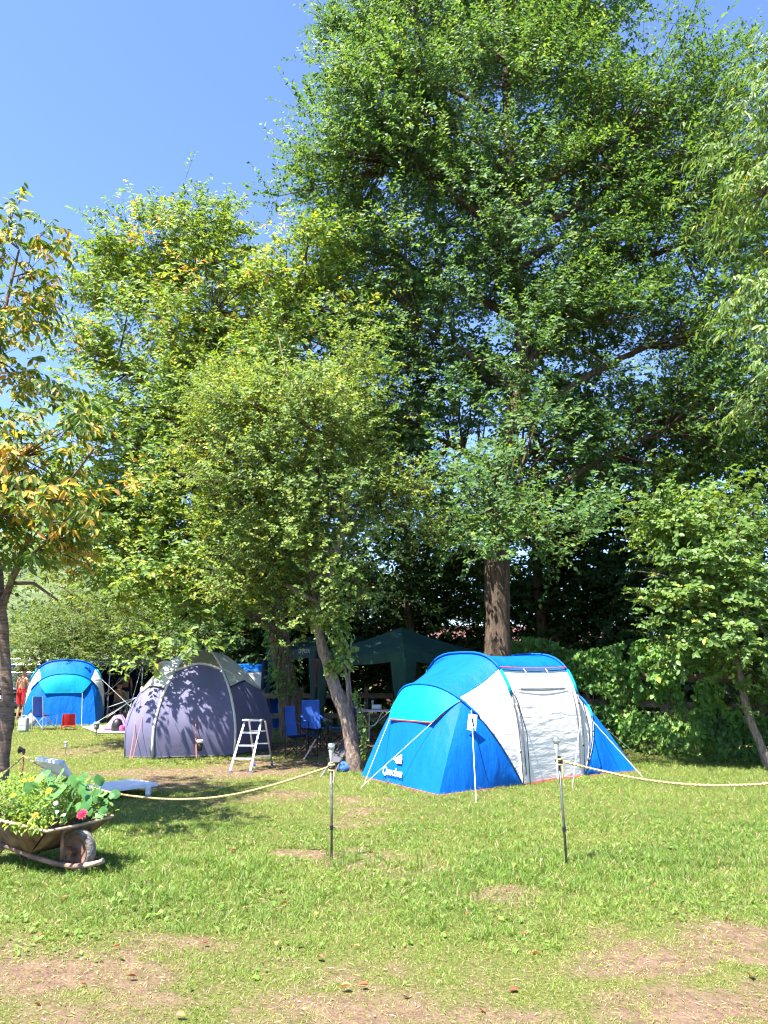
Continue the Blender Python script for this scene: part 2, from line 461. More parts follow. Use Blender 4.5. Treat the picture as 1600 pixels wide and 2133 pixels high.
np_obj('ground', gv, [gf], gm, attrs={'bare': bare(gx, gy).ravel()}, kind='structure', label='lawn ground with trodden patches of bare soil').data.shade_smooth()

def blades(rng, x, y, h, w, rnd, lean=0.9):
    n = len(x)
    az = rng.uniform(0, 2 * np.pi, n); le = np.abs(rng.normal(0, lean, n))
    d = np.stack([np.cos(az) * le, np.sin(az) * le, np.ones(n)], 1); d = unit(d)
    az2 = rng.uniform(0, 2 * np.pi, n)
    s = np.stack([np.cos(az2), np.sin(az2), np.zeros(n)], 1)
    b = np.stack([x, y, relief(x, y) - 0.004], 1)
    hh = h[:, None]; ww = w[:, None] / 2
    bend = np.stack([np.cos(az), np.sin(az), -0.5 * np.ones(n)], 1) * (hh * rng.uniform(0.15, 0.75, n)[:, None])
    m = b + d * hh * 0.55 + bend * 0.15
    t = b + d * hh + bend
    return b, s, ww, m, t

def grass_object(rng, near, count, kind_name, label):
    y0, y1 = near
    # inverse-power sampling of distance, so that the blades keep about the same size in view
    e = 0.3
    yy = (rng.random(count) * (y1 ** e - y0 ** e) + y0 ** e) ** (1 / e)
    wd = yy * 0.52 + 1.6
    xx = rng.uniform(-1, 1, count) * wd
    bb = bare(xx, yy); lu = lush(xx, yy)
    clump = vnoise(xx, yy, 0.13, 21)
    keep = rng.random(count) < np.clip((1.15 - bb * 1.15) * (0.45 + 0.9 * clump), 0.17, 1)
    xx, yy, bb, lu, clump = xx[keep], yy[keep], bb[keep], lu[keep], clump[keep]
    n = len(xx)
    h = (0.018 + 0.012 * (y0 > 8) + 0.052 * lu ** 1.5 * rng.uniform(0.4, 1.2, n)) * (1 - 0.55 * bb) * (0.7 + 0.6 * clump) * (1 + 0.02 * yy)
    tall = rng.random(n) < 0.012 * lu
    h[tall] *= rng.uniform(1.5, 2.4, tall.sum())
    w = rng.uniform(0.0026, 0.0054, n) * (yy / 4.5) ** 0.75
    dry = 0.22 * vnoise(xx, yy, 0.9, 31) + 0.12 * vnoise(xx, yy, 0.25, 32)
    rnd = np.clip(0.08 + rng.random(n) * 0.38 + dry + 0.33 * bb - 0.30 * np.clip(lu, 0, .9) + 0.12 * (yy > 9) * (xx < 0), 0, 1)
    straw = rng.random(n) < 0.07
    rnd[straw] = rng.uniform(0.75, 1, straw.sum())
    b, s, ww, m, t = blades(rng, xx, yy, h, w, rnd)
    if y0 < 8:
        verts = np.stack([b - s * ww, b + s * ww, m + s * ww * .85, m - s * ww * .85, t], 1).reshape(-1, 3)
        o = np.arange(n)[:, None] * 5
        faces = [o + np.array([[0, 1, 2, 3]]), o + np.array([[3, 2, 4]])]; k = 5
    else:
        verts = np.stack([b - s * ww, b + s * ww, t], 1).reshape(-1, 3)
        o = np.arange(n)[:, None] * 3
        faces = [o + np.array([[0, 1, 2]])]; k = 3
    np_obj(kind_name, verts, faces, M['grass'], attrs={'rnd': np.repeat(rnd, k)}, kind='stuff', label=label, cat='grass')

rg = np.random.default_rng(5)
grass_object(rg, (3.3, 8.8), 270000, 'grass', 'short bright green grass in front of the rope')
grass_object(rg, (8.4, 27.0), 330000, 'grass', 'short yellowish grass around the tents behind the rope')

def leaf_geo(P, D, N, L, W, six=False, fold=0.16, curl=0.12):
    S = np.cross(D, N); L = L[:, None]; W = W[:, None]
    tip = P + D * L - N * (curl * L)
    n = len(P)
    if six:
        up = N * (fold * W)
        l1 = P + D * L * .22 + S * W * .40 + up; r1 = P + D * L * .22 - S * W * .40 + up
        l2 = P + D * L * .60 + S * W * .44 + up - N * (curl * .3 * L); r2 = P + D * L * .60 - S * W * .44 + up - N * (curl * .3 * L)
        v = np.stack([P, l1, l2, tip, r2, r1], 1).reshape(-1, 3)
        o = np.arange(n)[:, None] * 6
        return v, [o + np.array([[0, 1, 2, 3]]), o + np.array([[0, 3, 4, 5]])], 6
    l = P + D * L * .45 + S * W * .5 + N * (fold * W); r = P + D * L * .45 - S * W * .5 + N * (fold * W)
    v = np.stack([P, l, tip, r], 1).reshape(-1, 3)
    o = np.arange(n)[:, None] * 4
    return v, [o + np.array([[0, 1, 2]]), o + np.array([[0, 2, 3]])], 4

# low broad-leaved weeds between the blades
n = 15000
e = 0.3
yy = (rg.random(n) * (15.0 ** e - 3.6 ** e) + 3.6 ** e) ** (1 / e)
xx = rg.uniform(-1, 1, n) * (yy * .52 + 1.2)
cl = vnoise(xx, yy, 0.5, 41) * vnoise(xx, yy, 0.16, 42)
k = (cl > 0.30) & (rg.random(n) > bare(xx, yy)) & (lush(xx, yy) > 0.25)
xx, yy = xx[k], yy[k]; n = len(xx)
az = rg.uniform(0, 2 * np.pi, n)
Dw = unit(np.stack([np.cos(az), np.sin(az), rg.uniform(0.1, 1.0, n)], 1))
Nw = unit(np.stack([rg.normal(0, .3, n), rg.normal(-.1, .3, n), np.ones(n)], 1)); Nw = unit(Nw - Dw * (Nw * Dw).sum(1, keepdims=True))
Lw = rg.uniform(0.018, 0.050, n)
Pw = np.stack([xx, yy, relief(xx, yy) + rg.uniform(.005, .045, n) * np.clip(lush(xx, yy), .2, 1)], 1)
v, f, kk = leaf_geo(Pw, Dw, Nw, Lw, Lw * rg.uniform(.45, .8, n), six=True)
np_obj('ground_cover', v, f, M['grass'], attrs={'rnd': np.repeat(rg.uniform(0.05, 0.45, n), kk)}, kind='stuff', label='low broad leaved weeds growing among the grass', cat='weeds')

# dry clippings and straw lying flat on the trodden places
n = 42000
yy = (rg.random(n) * (16.0 ** e - 3.4 ** e) + 3.4 ** e) ** (1 / e)
xx = rg.uniform(-1, 1, n) * (yy * .52 + 1.2)
k = rg.random(n) < np.clip(bare(xx, yy) * 1.1 + .12, 0, 1)
xx, yy = xx[k], yy[k]; n = len(xx)
az = rg.uniform(0, 2 * np.pi, n)
Dw = unit(np.stack([np.cos(az), np.sin(az), rg.normal(.05, .18, n)], 1))
Nw = unit(np.stack([rg.normal(0, .3, n), rg.normal(0, .3, n), np.ones(n)], 1)); Nw = unit(Nw - Dw * (Nw * Dw).sum(1, keepdims=True))
Pw = np.stack([xx, yy, relief(xx, yy) + rg.uniform(.003, .012, n)], 1)
Lw = rg.uniform(0.015, 0.055, n) * (yy / 5) ** .5
v, f, kk = leaf_geo(Pw, Dw, Nw, Lw, rg.uniform(.003, .007, n) * (yy / 5) ** .7)
np_obj('straw', v, f, M['grass'], attrs={'rnd': np.repeat(np.clip(rg.normal(.72, .22, n), .15, 1), kk)}, kind='stuff', label='dry straw and clippings on the trodden soil', cat='straw')

# long tufts the mower missed: at post feet, trunks, tent hems, the barrow, and here and there in the lawn
tuft = []
for px, py, n_, rx in [(700, 1795, 10, .30), (745, 1800, 7, .25), (1185, 1812, 8, .25), (1260, 1800, 9, .35), (150, 1812, 12, .45), (60, 1812, 9, .4), (230, 1790, 7, .3), (760, 1620, 9, .35), (720, 1615, 8, .3), (905, 1668, 5, .3), (1010, 1650, 6, .5), (1160, 1628, 6, .5),
                        (330, 1590, 6, .5), (450, 1585, 6, .5), (800, 1640, 6, .35), (540, 1830, 8, .6), (350, 1850, 8, .6), (1350, 1700, 9, .8), (1500, 1720, 9, .8), (1450, 1800, 9, .6), (1080, 1860, 6, .4), (900, 1930, 5, .3), (1130, 1960, 6, .3), (300, 1880, 6, .5)]:
    q = G(px, py)
    for _ in range(n_): tuft.append((q.x + rg.normal(0, rx), q.y + rg.normal(0, rx * .6)))
tx_, ty_ = np.array(tuft).T
nb = 26
xx = np.repeat(tx_, nb) + rg.normal(0, .022, len(tx_) * nb); yy = np.repeat(ty_, nb) + rg.normal(0, .022, len(tx_) * nb)
hh_ = np.repeat(rg.uniform(.07, .15, len(tx_)), nb) * rg.uniform(.4, 1.15, len(xx))
rn = np.clip(np.repeat(rg.uniform(.05, .4, len(tx_)), nb) + rg.normal(0, .1, len(xx)), 0, 1)
b, s_, ww, m, t = blades(rg, xx, yy, hh_, rg.uniform(.003, .006, len(xx)), rn, .6)
o = np.arange(len(xx))[:, None] * 5
np_obj('long_grass', np.stack([b - s_ * ww, b + s_ * ww, m + s_ * ww * .85, m - s_ * ww * .85, t], 1).reshape(-1, 3), [o + np.array([[0, 1, 2, 3]]), o + np.array([[3, 2, 4]])], M['grass'],
       attrs={'rnd': np.repeat(rn, 5)}, kind='stuff', label='longer grass tufts at posts, trunks and tent hems', cat='grass')

# ------------------------------------------------------------------ trees
def prisms(P0, P1, r0, r1, sides=3):
    """thin tapered sticks from P0 to P1, all at once"""
    n = len(P0); d = unit(P1 - P0)
    ref = np.where(np.abs(d[:, 2:3]) < .9, np.array([[0, 0, 1.0]]), np.array([[1.0, 0, 0]]))
    s = unit(np.cross(d, ref)); q = np.cross(d, s)
    vs = []
    for P, r in ((P0, r0), (P1, r1)):
        for k in range(sides):
            a = 2 * np.pi * k / sides
            vs.append(P + (s * np.cos(a) + q * np.sin(a)) * r[:, None])
    v = np.stack(vs, 1).reshape(-1, 3)
    o = np.arange(n)[:, None] * 2 * sides
    f = np.concatenate([o + np.array([[k, (k + 1) % sides, sides + (k + 1) % sides, sides + k]]) for k in range(sides)])
    return v, f

SUNW = -np.array(SUN_DIR)
def px_lobes(rows):
    """(px, py, Y, rx px, ry px, depth m, weight) -> ellipsoids in metres"""
    out = []
    for px, py, Y, rx, ry, rd, w in rows:
        c = PW(px, py, Y); e = PW(px + rx, py, Y); t = PW(px, py - ry, Y)
        out.append((np.array(c), np.array([e.x - c.x, rd, t.z - c.z]), w))
    return out

def foliage(rng, lobes, clumps, sprays, per, Lsp, leafL, ratio, axis, upb=.35, droop=.2, sag=.15, cr=.38, shell=.45, flat=.5, rnd=(.42, .2, .22)):
    vol = np.array([w * (r[0] * r[1] * r[2]) ** .75 for c, r, w in lobes]); vol /= vol.sum()
    li = rng.choice(len(lobes), clumps, p=vol)
    u = unit(rng.normal(size=(clumps, 3)))
    fr = rng.uniform(shell ** 2.2, 1, clumps) ** (1 / 2.2)
    cc = np.array([lobes[i][0] for i in li]); rr = np.array([lobes[i][1] for i in li])
    cen = cc + u * rr * fr[:, None]
    cen[:, 2] = np.maximum(cen[:, 2], 0.25)
    outw = cen - np.array([axis[0], axis[1], 0.0]); outw[:, 2] = 0
    outw = unit(outw) * .65 + unit(cen - cc) * .6
    K = clumps * sprays
    ci = np.repeat(np.arange(clumps), sprays)
    crs = cr * rng.uniform(.6, 1.4, clumps)
    base = cen[ci] + rng.normal(size=(K, 3)) * np.array([1, 1, flat]) * crs[ci][:, None]
    sd = unit(outw[ci] + np.array([0, 0, upb]) + rng.normal(size=(K, 3)) * .55)
    sl = Lsp * rng.uniform(.55, 1.35, K)
    si = np.repeat(np.arange(K), per); j = np.tile(np.arange(per), K)
    t = (j + .4 + rng.uniform(-.3, .3, K * per)) / per
    d = sd[si]
    P = base[si] + d * (sl[si] * t)[:, None]; P[:, 2] -= sag * sl[si] * t * t
    side = unit(np.cross(d, np.array([0, 0, 1.0]) + rng.normal(size=d.shape) * .25)) * np.where(j % 2, 1, -1)[:, None]
    D = unit(d * .55 + side * .75 + rng.normal(size=d.shape) * .28 - np.array([0, 0, droop]))
    Nn = unit(np.array([0, 0, .25]) + SUNW * .6 + outw[ci][si] * .7 + rng.normal(size=d.shape) * .5)   # leaves turn towards the light
    Nn = unit(Nn - D * (Nn * D).sum(1, keepdims=True))
    L = leafL * rng.uniform(.65, 1.25, K * per) * (1 - .25 * np.abs(t - .5))
    val = rnd[0] + rnd[1] * rng.normal(size=clumps)[ci][si] * .6 + rnd[2] * rng.normal(size=K * per) * .7
    return dict(P=P, D=D, N=Nn, L=L, W=L * ratio, rnd=np.clip(val, 0, 1), cen=cen, base=base, tip=base + sd * sl[:, None] - np.array([0, 0, 1.]) * (sag * sl)[:, None], ci=ci)

def bez(a, b, c, n=7):
    return [a * (1 - t) ** 2 + b * (2 * t * (1 - t)) + c * t * t for t in np.linspace(0, 1, n)]

LEAF_UNIT = {}
def unit_leaf(mat, val):
    k = (mat.name, round(val, 1))
    if k not in LEAF_UNIT:
        v, f, kk = leaf_geo(np.zeros((1, 3)), np.array([[0, 1., 0]]), np.array([[0, 0, 1.]]), np.ones(1), np.array([1.0]), True)
        LEAF_UNIT[k] = np_mesh('leaf', v, f, mat, {'rnd': np.full(6, val)})
    return LEAF_UNIT[k]

def single_leaves(fo, idx, mat, parent):
    """the leaves that show largest, each an object of its own"""
    for i in idx:
        o = bpy.data.objects.new('leaf', unit_leaf(mat, float(fo['rnd'][i])))
        D, N = fo['D'][i], fo['N'][i]; S = np.cross(D, N); L, W = fo['L'][i], fo['W'][i]
        m = Matrix(((S[0] * W, D[0] * L, N[0] * L, fo['P'][i][0]), (S[1] * W, D[1] * L, N[1] * L, fo['P'][i][1]), (S[2] * W, D[2] * L, N[2] * L, fo['P'][i][2]), (0, 0, 0, 1)))
        put(o, parent)
        o.matrix_basis = m

def tree(name, label, cat, trunk, lobes, seed, leaf, bark, clumps, sprays, per, Lsp, leafL, ratio, limbs=12, six=False, singles=0, extra=None, group=None, twigs=True, limb_r=.09, trunk_sides=14, rough=.06, crown_lobes_z=None, **kw):
    rng = np.random.default_rng(seed)
    base = Vector(trunk[0][:3])
    t = thing(name, label, cat, base, 0, group)
    pr = random.Random(seed)
    pts = [Vector(q[:3]) for q in trunk]; rs = [q[3] for q in trunk]
    # finer trunk
    fp, fr = [], []
    for i in range(len(pts) - 1):
        for k in range(4):
            u = k / 4
            p0, p1, p2, p3 = pts[max(i - 1, 0)], pts[i], pts[i + 1], pts[min(i + 2, len(pts) - 1)]
            q = 0.5 * ((2 * p1) + (p2 - p0) * u + (2 * p0 - 5 * p1 + 4 * p2 - p3) * u * u + (3 * p1 - p0 - 3 * p2 + p3) * u ** 3)
            fp.append(q); fr.append((rs[i] + (rs[i + 1] - rs[i]) * u) * pr.uniform(.95, 1.06))
    fp.append(pts[-1]); fr.append(rs[-1])
    MB().tube(fp, fr, trunk_sides, True, rough, pr).build('trunk', bark, t, smooth=True)
    fo = foliage(rng, lobes, clumps, sprays, per, Lsp, leafL, ratio, (pts[-1].x, pts[-1].y), **kw)
    cen = fo['cen']
    # main limbs: k-means of the clumps
    k = min(limbs, len(cen))
    cents = cen[rng.choice(len(cen), k, replace=False)].copy()
    for _ in range(6):
        lab = np.argmin(((cen[:, None] - cents[None]) ** 2).sum(2), 1)
        for q in range(k):
            if (lab == q).any(): cents[q] = cen[lab == q].mean(0)
    tp = np.array([list(q) for q in fp]); trd = np.array(fr)
    seg0, seg1, sr0, sr1 = [], [], [], []
    for q in range(k):
        if not (lab == q).any(): continue
        c = cents[q]
        hd = np.linalg.norm(tp[:, :2] - c[:2], axis=1)
        score = np.abs(tp[:, 2] - (c[2] - .55 * hd)) + .15 * hd
        score[: max(1, int(len(tp) * .35))] += 50
        i = int(np.argmin(score)); a = tp[i]
        mid = a * .5 + c * .5 + np.array([0, 0, .12 * np.linalg.norm(c - a)]) + rng.normal(size=3) * .12
        pl = bez(a, mid, c, 8)
        r0 = min(limb_r, trd[i] * .75)
        MB().tube(pl, [r0 * (1 - .75 * s / 7) for s in range(8)], 6, False).build('branch', bark, t, smooth=True)
        pl = np.array(pl)
        for ce in cen[lab == q]:
            dd = np.linalg.norm(pl[2:] - ce, axis=1) - .25 * np.arange(len(pl) - 2)[::-1] * 0
            s = int(np.argmin(dd)) + 1
            m = (pl[s] + ce) / 2 + rng.normal(size=3) * .08
            seg0 += [pl[s], m]; seg1 += [m, ce]; sr0 += [r0 * .30, r0 * .2]; sr1 += [r0 * .2, r0 * .1]
    for ex in (extra or []):
        MB().tube([Vector(q[:3]) for q in ex], [q[3] for q in ex], 8, False, .08, pr).build('branch', bark, t, smooth=True)
    v1, f1 = prisms(np.array(seg0), np.array(seg1), np.array(sr0), np.array(sr1), 4)
    if twigs:
        K = len(fo['base'])
        v2, f2 = prisms(fo['cen'][fo['ci']] * .3 + fo['base'] * .7, fo['tip'], np.full(K, .005), np.full(K, .002))
        v1, f1 = np.concatenate([v1, v2]), [f1, f2 + len(v1)]
    else:
        f1 = [f1]
    np_obj('twigs', v1, f1, M['twig'], t, kind='stuff')
    P = fo['P']
    order = np.arange(len(P))
    if singles:
        vis = (P[:, 1] > 1) & (np.abs(P[:, 0] / P[:, 1]) < .5)
        dist = np.linalg.norm(P - np.array([0, 0, EYE]), axis=1) - fo['L'] * 8 + np.where(vis, 0, 100)
        order = np.argsort(dist)
        single_leaves(fo, order[:singles], leaf, t)
        order = order[singles:]
    v, f, kk = leaf_geo(P[order], fo['D'][order], fo['N'][order], fo['L'][order], fo['W'][order], six)
    np_obj('crown', v, f, leaf, t, attrs={'rnd': np.repeat(fo['rnd'][order], kk)}, kind='stuff')
    return t

def tk(*rows):
    """trunk points (px, py, Y, radius)"""
    out = []
    for px, py, Y, r in rows:
        p = PW(px, py, Y); out.append((p.x, p.y, p.z, r))
    return out

def ground_pt(px, py, r):
    p = G(px, py); return (p.x, p.y, -.05, r)

# the tall tree behind the blue and white tent
tree('tall_tree', 'tall dark trunked leafy tree behind the blue and white tent', 'tree',
     [(2.42, 16.6, -.1, .36)] + tk((1037, 1400, 16.6, .29), (1037, 1280, 16.6, .27), (1036, 1150, 16.6, .26), (1050, 950, 17, .24), (1090, 780, 17.3, .20), (1075, 560, 17.2, .16), (1060, 330, 17.3, .12), (1050, 60, 17.5, .07), (1040, -150, 17.5, .03)),
     px_lobes([(650, 240, 17.2, 90, 26, 1, 1.3), (632, 385, 16.8, 85, 28, 1, 1.3), (695, 120, 17.4, 60, 30, 0.8, 1.2), (740, 55, 17.6, 80, 40, 1, 1.1), (650, 470, 16.6, 60, 30, 0.8, 1.1), (655, 310, 17, 70, 25, 0.8, 1.1), (960, -20, 18.6, 260, 190, 2.4, 1), (1150, -20, 18.6, 180, 200, 2.4, 1), (825, 170, 18.1, 110, 110, 2.4, 0.9), (760, 270, 17, 110, 75, 2, 1), (1040, 240, 17.7, 260, 180, 2.4, 1), (1330, 260, 17.7, 170, 160, 2.4, 1),
               (735, 410, 17.7, 110, 70, 2.4, 1), (880, 440, 17.7, 220, 150, 2.4, 1), (1130, 480, 17.7, 240, 180, 2.4, 1), (1390, 500, 17.7, 190, 180, 2.4, 1),
               (800, 620, 17.7, 130, 120, 2.4, 0.8), (1010, 700, 17.7, 230, 150, 2.4, 1.05), (1250, 740, 17.7, 240, 160, 2.4, 0.95), (1470, 780, 17.7, 150, 180, 2.4, 0.9),
               (870, 870, 17.7, 130, 110, 2.4, 0.8), (1060, 900, 17.7, 200, 110, 2.4, 0.9), (1330, 930, 17.7, 220, 110, 2.4, 0.75), (1020, 1040, 15, 110, 70, 1.8, 0.6),
               (1060, 1120, 14.2, 110, 42, 1, 0.9), (800, 770, 16.8, 90, 100, 1.5, 1.1), (770, 900, 17, 80, 80, 1.4, 1.0), (880, 1000, 17, 90, 60, 1.2, .9), (1040, 1020, 15.6, 90, 60, .7, .9), (1080, 880, 15.6, 90, 70, .7, .9), (1100, 740, 15.6, 90, 70, .7, .8), (1190, 1110, 14.2, 90, 55, 1, 0.9), (1540, 330, 18.6, 100, 180, 2.4, 0.7)]),
     101, M['leaf_big'], M['bark_big'], clumps=1350, sprays=14, per=14, Lsp=.80, leafL=.122, ratio=.60, limbs=30, limb_r=.12, trunk_sides=20, rough=.07,
     upb=.45, droop=.12, sag=.12, cr=.33, shell=.35, flat=.45, rnd=(.44, .2, .24))

# the broad old tree left of the middle
T1 = tk((612, 1520, 19.6, .34), (602, 1450, 19.6, .29), (590, 1390, 19.6, .25), (575, 1290, 19.5, .24), (548, 1180, 19.4, .22), (490, 1060, 19.2, .2), (425, 950, 19, .17), (396, 860, 19, .14), (375, 760, 19, .11), (340, 640, 19, .07), (315, 540, 19, .03))
tree('old_tree', 'broad yellowish green tree with shaggy leaning trunk left of the green canopies', 'tree',
     [(T1[0][0] + .05, T1[0][1], -.1, .40)] + T1,
     px_lobes([(660, 550, 16.8, 85, 55, 1.4, 1), (570, 610, 16.8, 85, 75, 1.5, .9), (700, 660, 16.6, 85, 85, 1.5, 1), (600, 740, 16.5, 110, 85, 1.6, 1), (500, 860, 16.4, 90, 70, 1.4, .8), (300, 530, 19, 95, 70, 2, 1), (430, 545, 19, 100, 85, 2.5, 1), (245, 640, 19, 70, 60, 1.5, .6), (380, 690, 18.5, 110, 100, 2.5, .9), (215, 765, 18.5, 75, 55, 1.8, .8), (500, 720, 19, 90, 120, 2.5, .9),
               (420, 850, 18.5, 110, 90, 2.5, 1), (290, 930, 18, 120, 80, 2.5, 1), (180, 1000, 17.5, 110, 70, 2.5, .8), (330, 1060, 17.5, 140, 90, 2.5, 1), (210, 1130, 17, 110, 70, 2.2, .9),
               (350, 1200, 16.5, 130, 70, 1.8, .9), (480, 1150, 18, 100, 100, 2, .9), (400, 1330, 14.9, 90, 45, .6, 1.0), (470, 1260, 15.6, 90, 60, 1.0, .9), (330, 1350, 15.0, 60, 32, .5, .6)]),
     202, M['leaf_left'], M['bark_old'], clumps=700, sprays=12, per=11, Lsp=.55, leafL=.145, ratio=.52, limbs=18, limb_r=.10, upb=.4, droop=.25, cr=.34, shell=.35, rnd=(.45, .24, .26),
     extra=[tk((560, 1200, 19.3, .14), (600, 1050, 18.2, .11), (650, 900, 17.3, .09), (670, 790, 16.8, .075), (700, 740, 16.6, .05), (715, 660, 16.5, .025)), tk((670, 792, 16.8, .06), (640, 730, 16.7, .045), (610, 680, 16.6, .03), (595, 600, 16.6, .015)),
            tk((565, 1235, 19.4, .15), (500, 1215, 18.8, .13), (455, 1200, 18.3, .12), (400, 1185, 18, .10), (340, 1162, 17.8, .08), (280, 1138, 17.5, .05), (230, 1100, 17.3, .02)),
            tk((470, 1200, 18.4, .07), (430, 1215, 18, .05), (380, 1235, 17.6, .035), (330, 1270, 17.2, .02))])

# the small forked tree by the rope
T2 = [ground_pt(741, 1606, .17)] + tk((736, 1570, 13.3, .135), (724, 1500, 13.3, .12), (712, 1465, 13.3, .125), (697, 1430, 13.3, .11), (684, 1385, 13.3, .095), (668, 1335, 13.3, .09), (664, 1280, 13.3, .075), (690, 1180, 13.4, .065), (716, 1080, 13.5, .06), (700, 980, 13.6, .05), (690, 880, 13.8, .035), (680, 800, 14, .015))
tree('forked_tree', 'slim pale trunked forked tree with small leaves beside the blue and white tent', 'tree', T2,
     px_lobes([(730, 760, 14.2, 55, 60, .9, .7), (700, 850, 14, 70, 50, 1.2, .7), (620, 840, 14, 90, 40, 1.2, .7), (470, 800, 14.2, 60, 45, .9, .6), (545, 790, 14.2, 45, 50, .8, .5), (430, 960, 13.9, 60, 40, .9, .6), (440, 1080, 13.8, 60, 40, .9, .6), (520, 880, 13.8, 100, 80, 1.5, .9), (660, 900, 13.6, 110, 90, 1.6, 1),
               (560, 1010, 13.5, 120, 80, 1.5, 1), (690, 1040, 13.5, 100, 80, 1.4, .9), (600, 1130, 13.4, 110, 70, 1.2, .9), (520, 1200, 13.6, 80, 60, 1.0, .7), (690, 1190, 13.3, 90, 70, 1.0, .8), (790, 1030, 13.8, 80, 45, .9, .9), (640, 1280, 13.3, 80, 45, .6, .7), (860, 1080, 13.8, 60, 35, .7, .7)]),
     303, M['leaf_plum'], M['bark_pale'], clumps=470, sprays=13, per=12, Lsp=.38, leafL=.072, ratio=.66, limbs=16, limb_r=.05, upb=.4, droop=.1, cr=.26, shell=.3, rnd=(.45, .25, .25),
     extra=[tk((667, 1335, 13.3, .06), (652, 1300, 13.3, .045), (655, 1240, 13.4, .04), (640, 1150, 13.5, .035), (620, 1050, 13.6, .025)),
            tk((728, 1500, 13.25, .03), (723, 1420, 13.2, .025), (713, 1350, 13.2, .02), (703, 1290, 13.2, .014)),
            tk((735, 1560, 13.35, .04), (733, 1490, 13.4, .03), (727, 1400, 13.4, .018), (733, 1330, 13.4, .012)),
            tk((668, 1000, 13.6, .03), (640, 900, 13.7, .025), (600, 800, 13.8, .018), (580, 700, 13.9, .012))])

# the cherry at the left edge, turning yellow
T0 = [ground_pt(-2, 1700, .10)] + tk((3, 1640, 9.3, .078), (7, 1560, 9.3, .074), (14, 1500, 9.3, .086), (15, 1440, 9.3, .066), (10, 1370, 9.3, .064), (4, 1290, 9.25, .062), (-4, 1200, 9.2, .058), (-20, 1080, 9.1, .05), (-25, 930, 9, .045), (-10, 780, 9, .035), (10, 650, 8.9, .022), (40, 520, 8.9, .012))
tree('cherry_tree', 'cherry tree with orange and green leaves behind the wheelbarrow', 'tree', T0,
     px_lobes([(70, 470, 8.8, 50, 35, .5, .7), (20, 560, 8.9, 70, 55, .7, .9), (50, 640, 8.8, 60, 45, .6, .9), (0, 730, 8.8, 90, 45, .8, .9), (50, 800, 8.7, 60, 35, .6, .7), (60, 930, 8.3, 120, 45, 1.0, 1.1), (170, 900, 8.0, 80, 40, .8, .9),
               (30, 1030, 8.2, 110, 60, 1.0, 1.0), (150, 1060, 7.9, 80, 60, .8, .7), (40, 1130, 8.2, 100, 50, .9, .7), (-130, 900, 8.2, 120, 160, 1.4, .7), (-160, 650, 8.6, 120, 150, 1.3, .7), (-90, 1080, 7.6, 90, 80, 1.0, .6), (100, 1190, 8.6, 70, 35, .5, .35), (-200, 300, 8.6, 120, 160, 1.2, .5)]),
     404, M['leaf_cherry'], M['bark_cherry'], clumps=195, sprays=6, per=9, Lsp=.34, leafL=.12, ratio=.42, limbs=16, limb_r=.035, upb=.25, droop=.85, sag=.35, cr=.14, shell=.2, six=True, singles=240, rnd=(.42, .22, .38),
     extra=[tk((6, 1260, 9.25, .05), (24, 1210, 9.1, .04), (45, 1150, 8.9, .032), (85, 1090, 8.7, .025), (140, 1010, 8.4, .018), (200, 930, 8.2, .01)),
            tk((24, 1215, 9.1, .025), (70, 1215, 8.9, .02), (120, 1250, 8.7, .012))])

# the cherry bough that hangs in from the right
p0 = (8.2, 10.9, -.1, .22)
tree('right_cherry_tree', 'large cherry tree whose drooping leaves hang in at the right edge', 'tree',
     [p0, (8.15, 10.9, 2, .19), (8.0, 10.9, 4.5, .16), (7.8, 11, 7, .12), (7.6, 11, 9.5, .07), (7.4, 11, 11.5, .03)],
     px_lobes([(1615, 170, 11.3, 70, 70, 0.9, 1), (1590, 290, 11.2, 85, 70, 0.9, 1), (1575, 400, 11, 90, 60, 0.9, 1), (1625, 500, 11, 70, 60, 0.9, 1), (1605, 600, 11, 65, 60, 0.8, 0.9), (1635, 720, 11, 60, 60, 0.8, 0.8), (1620, 850, 11, 50, 50, 0.7, 0.6),
               (1765, 300, 11.2, 120, 250, 1.5, 0.8), (1785, 700, 11, 110, 220, 1.3, 0.7)]),
     505, M['leaf_right'], M['bark_cherry'], clumps=120, sprays=10, per=10, Lsp=.42, leafL=.14, ratio=.34, limbs=10, limb_r=.05, upb=.1, droop=1.0, sag=.4, cr=.26, shell=.2, six=True, rnd=(.46, .18, .24))

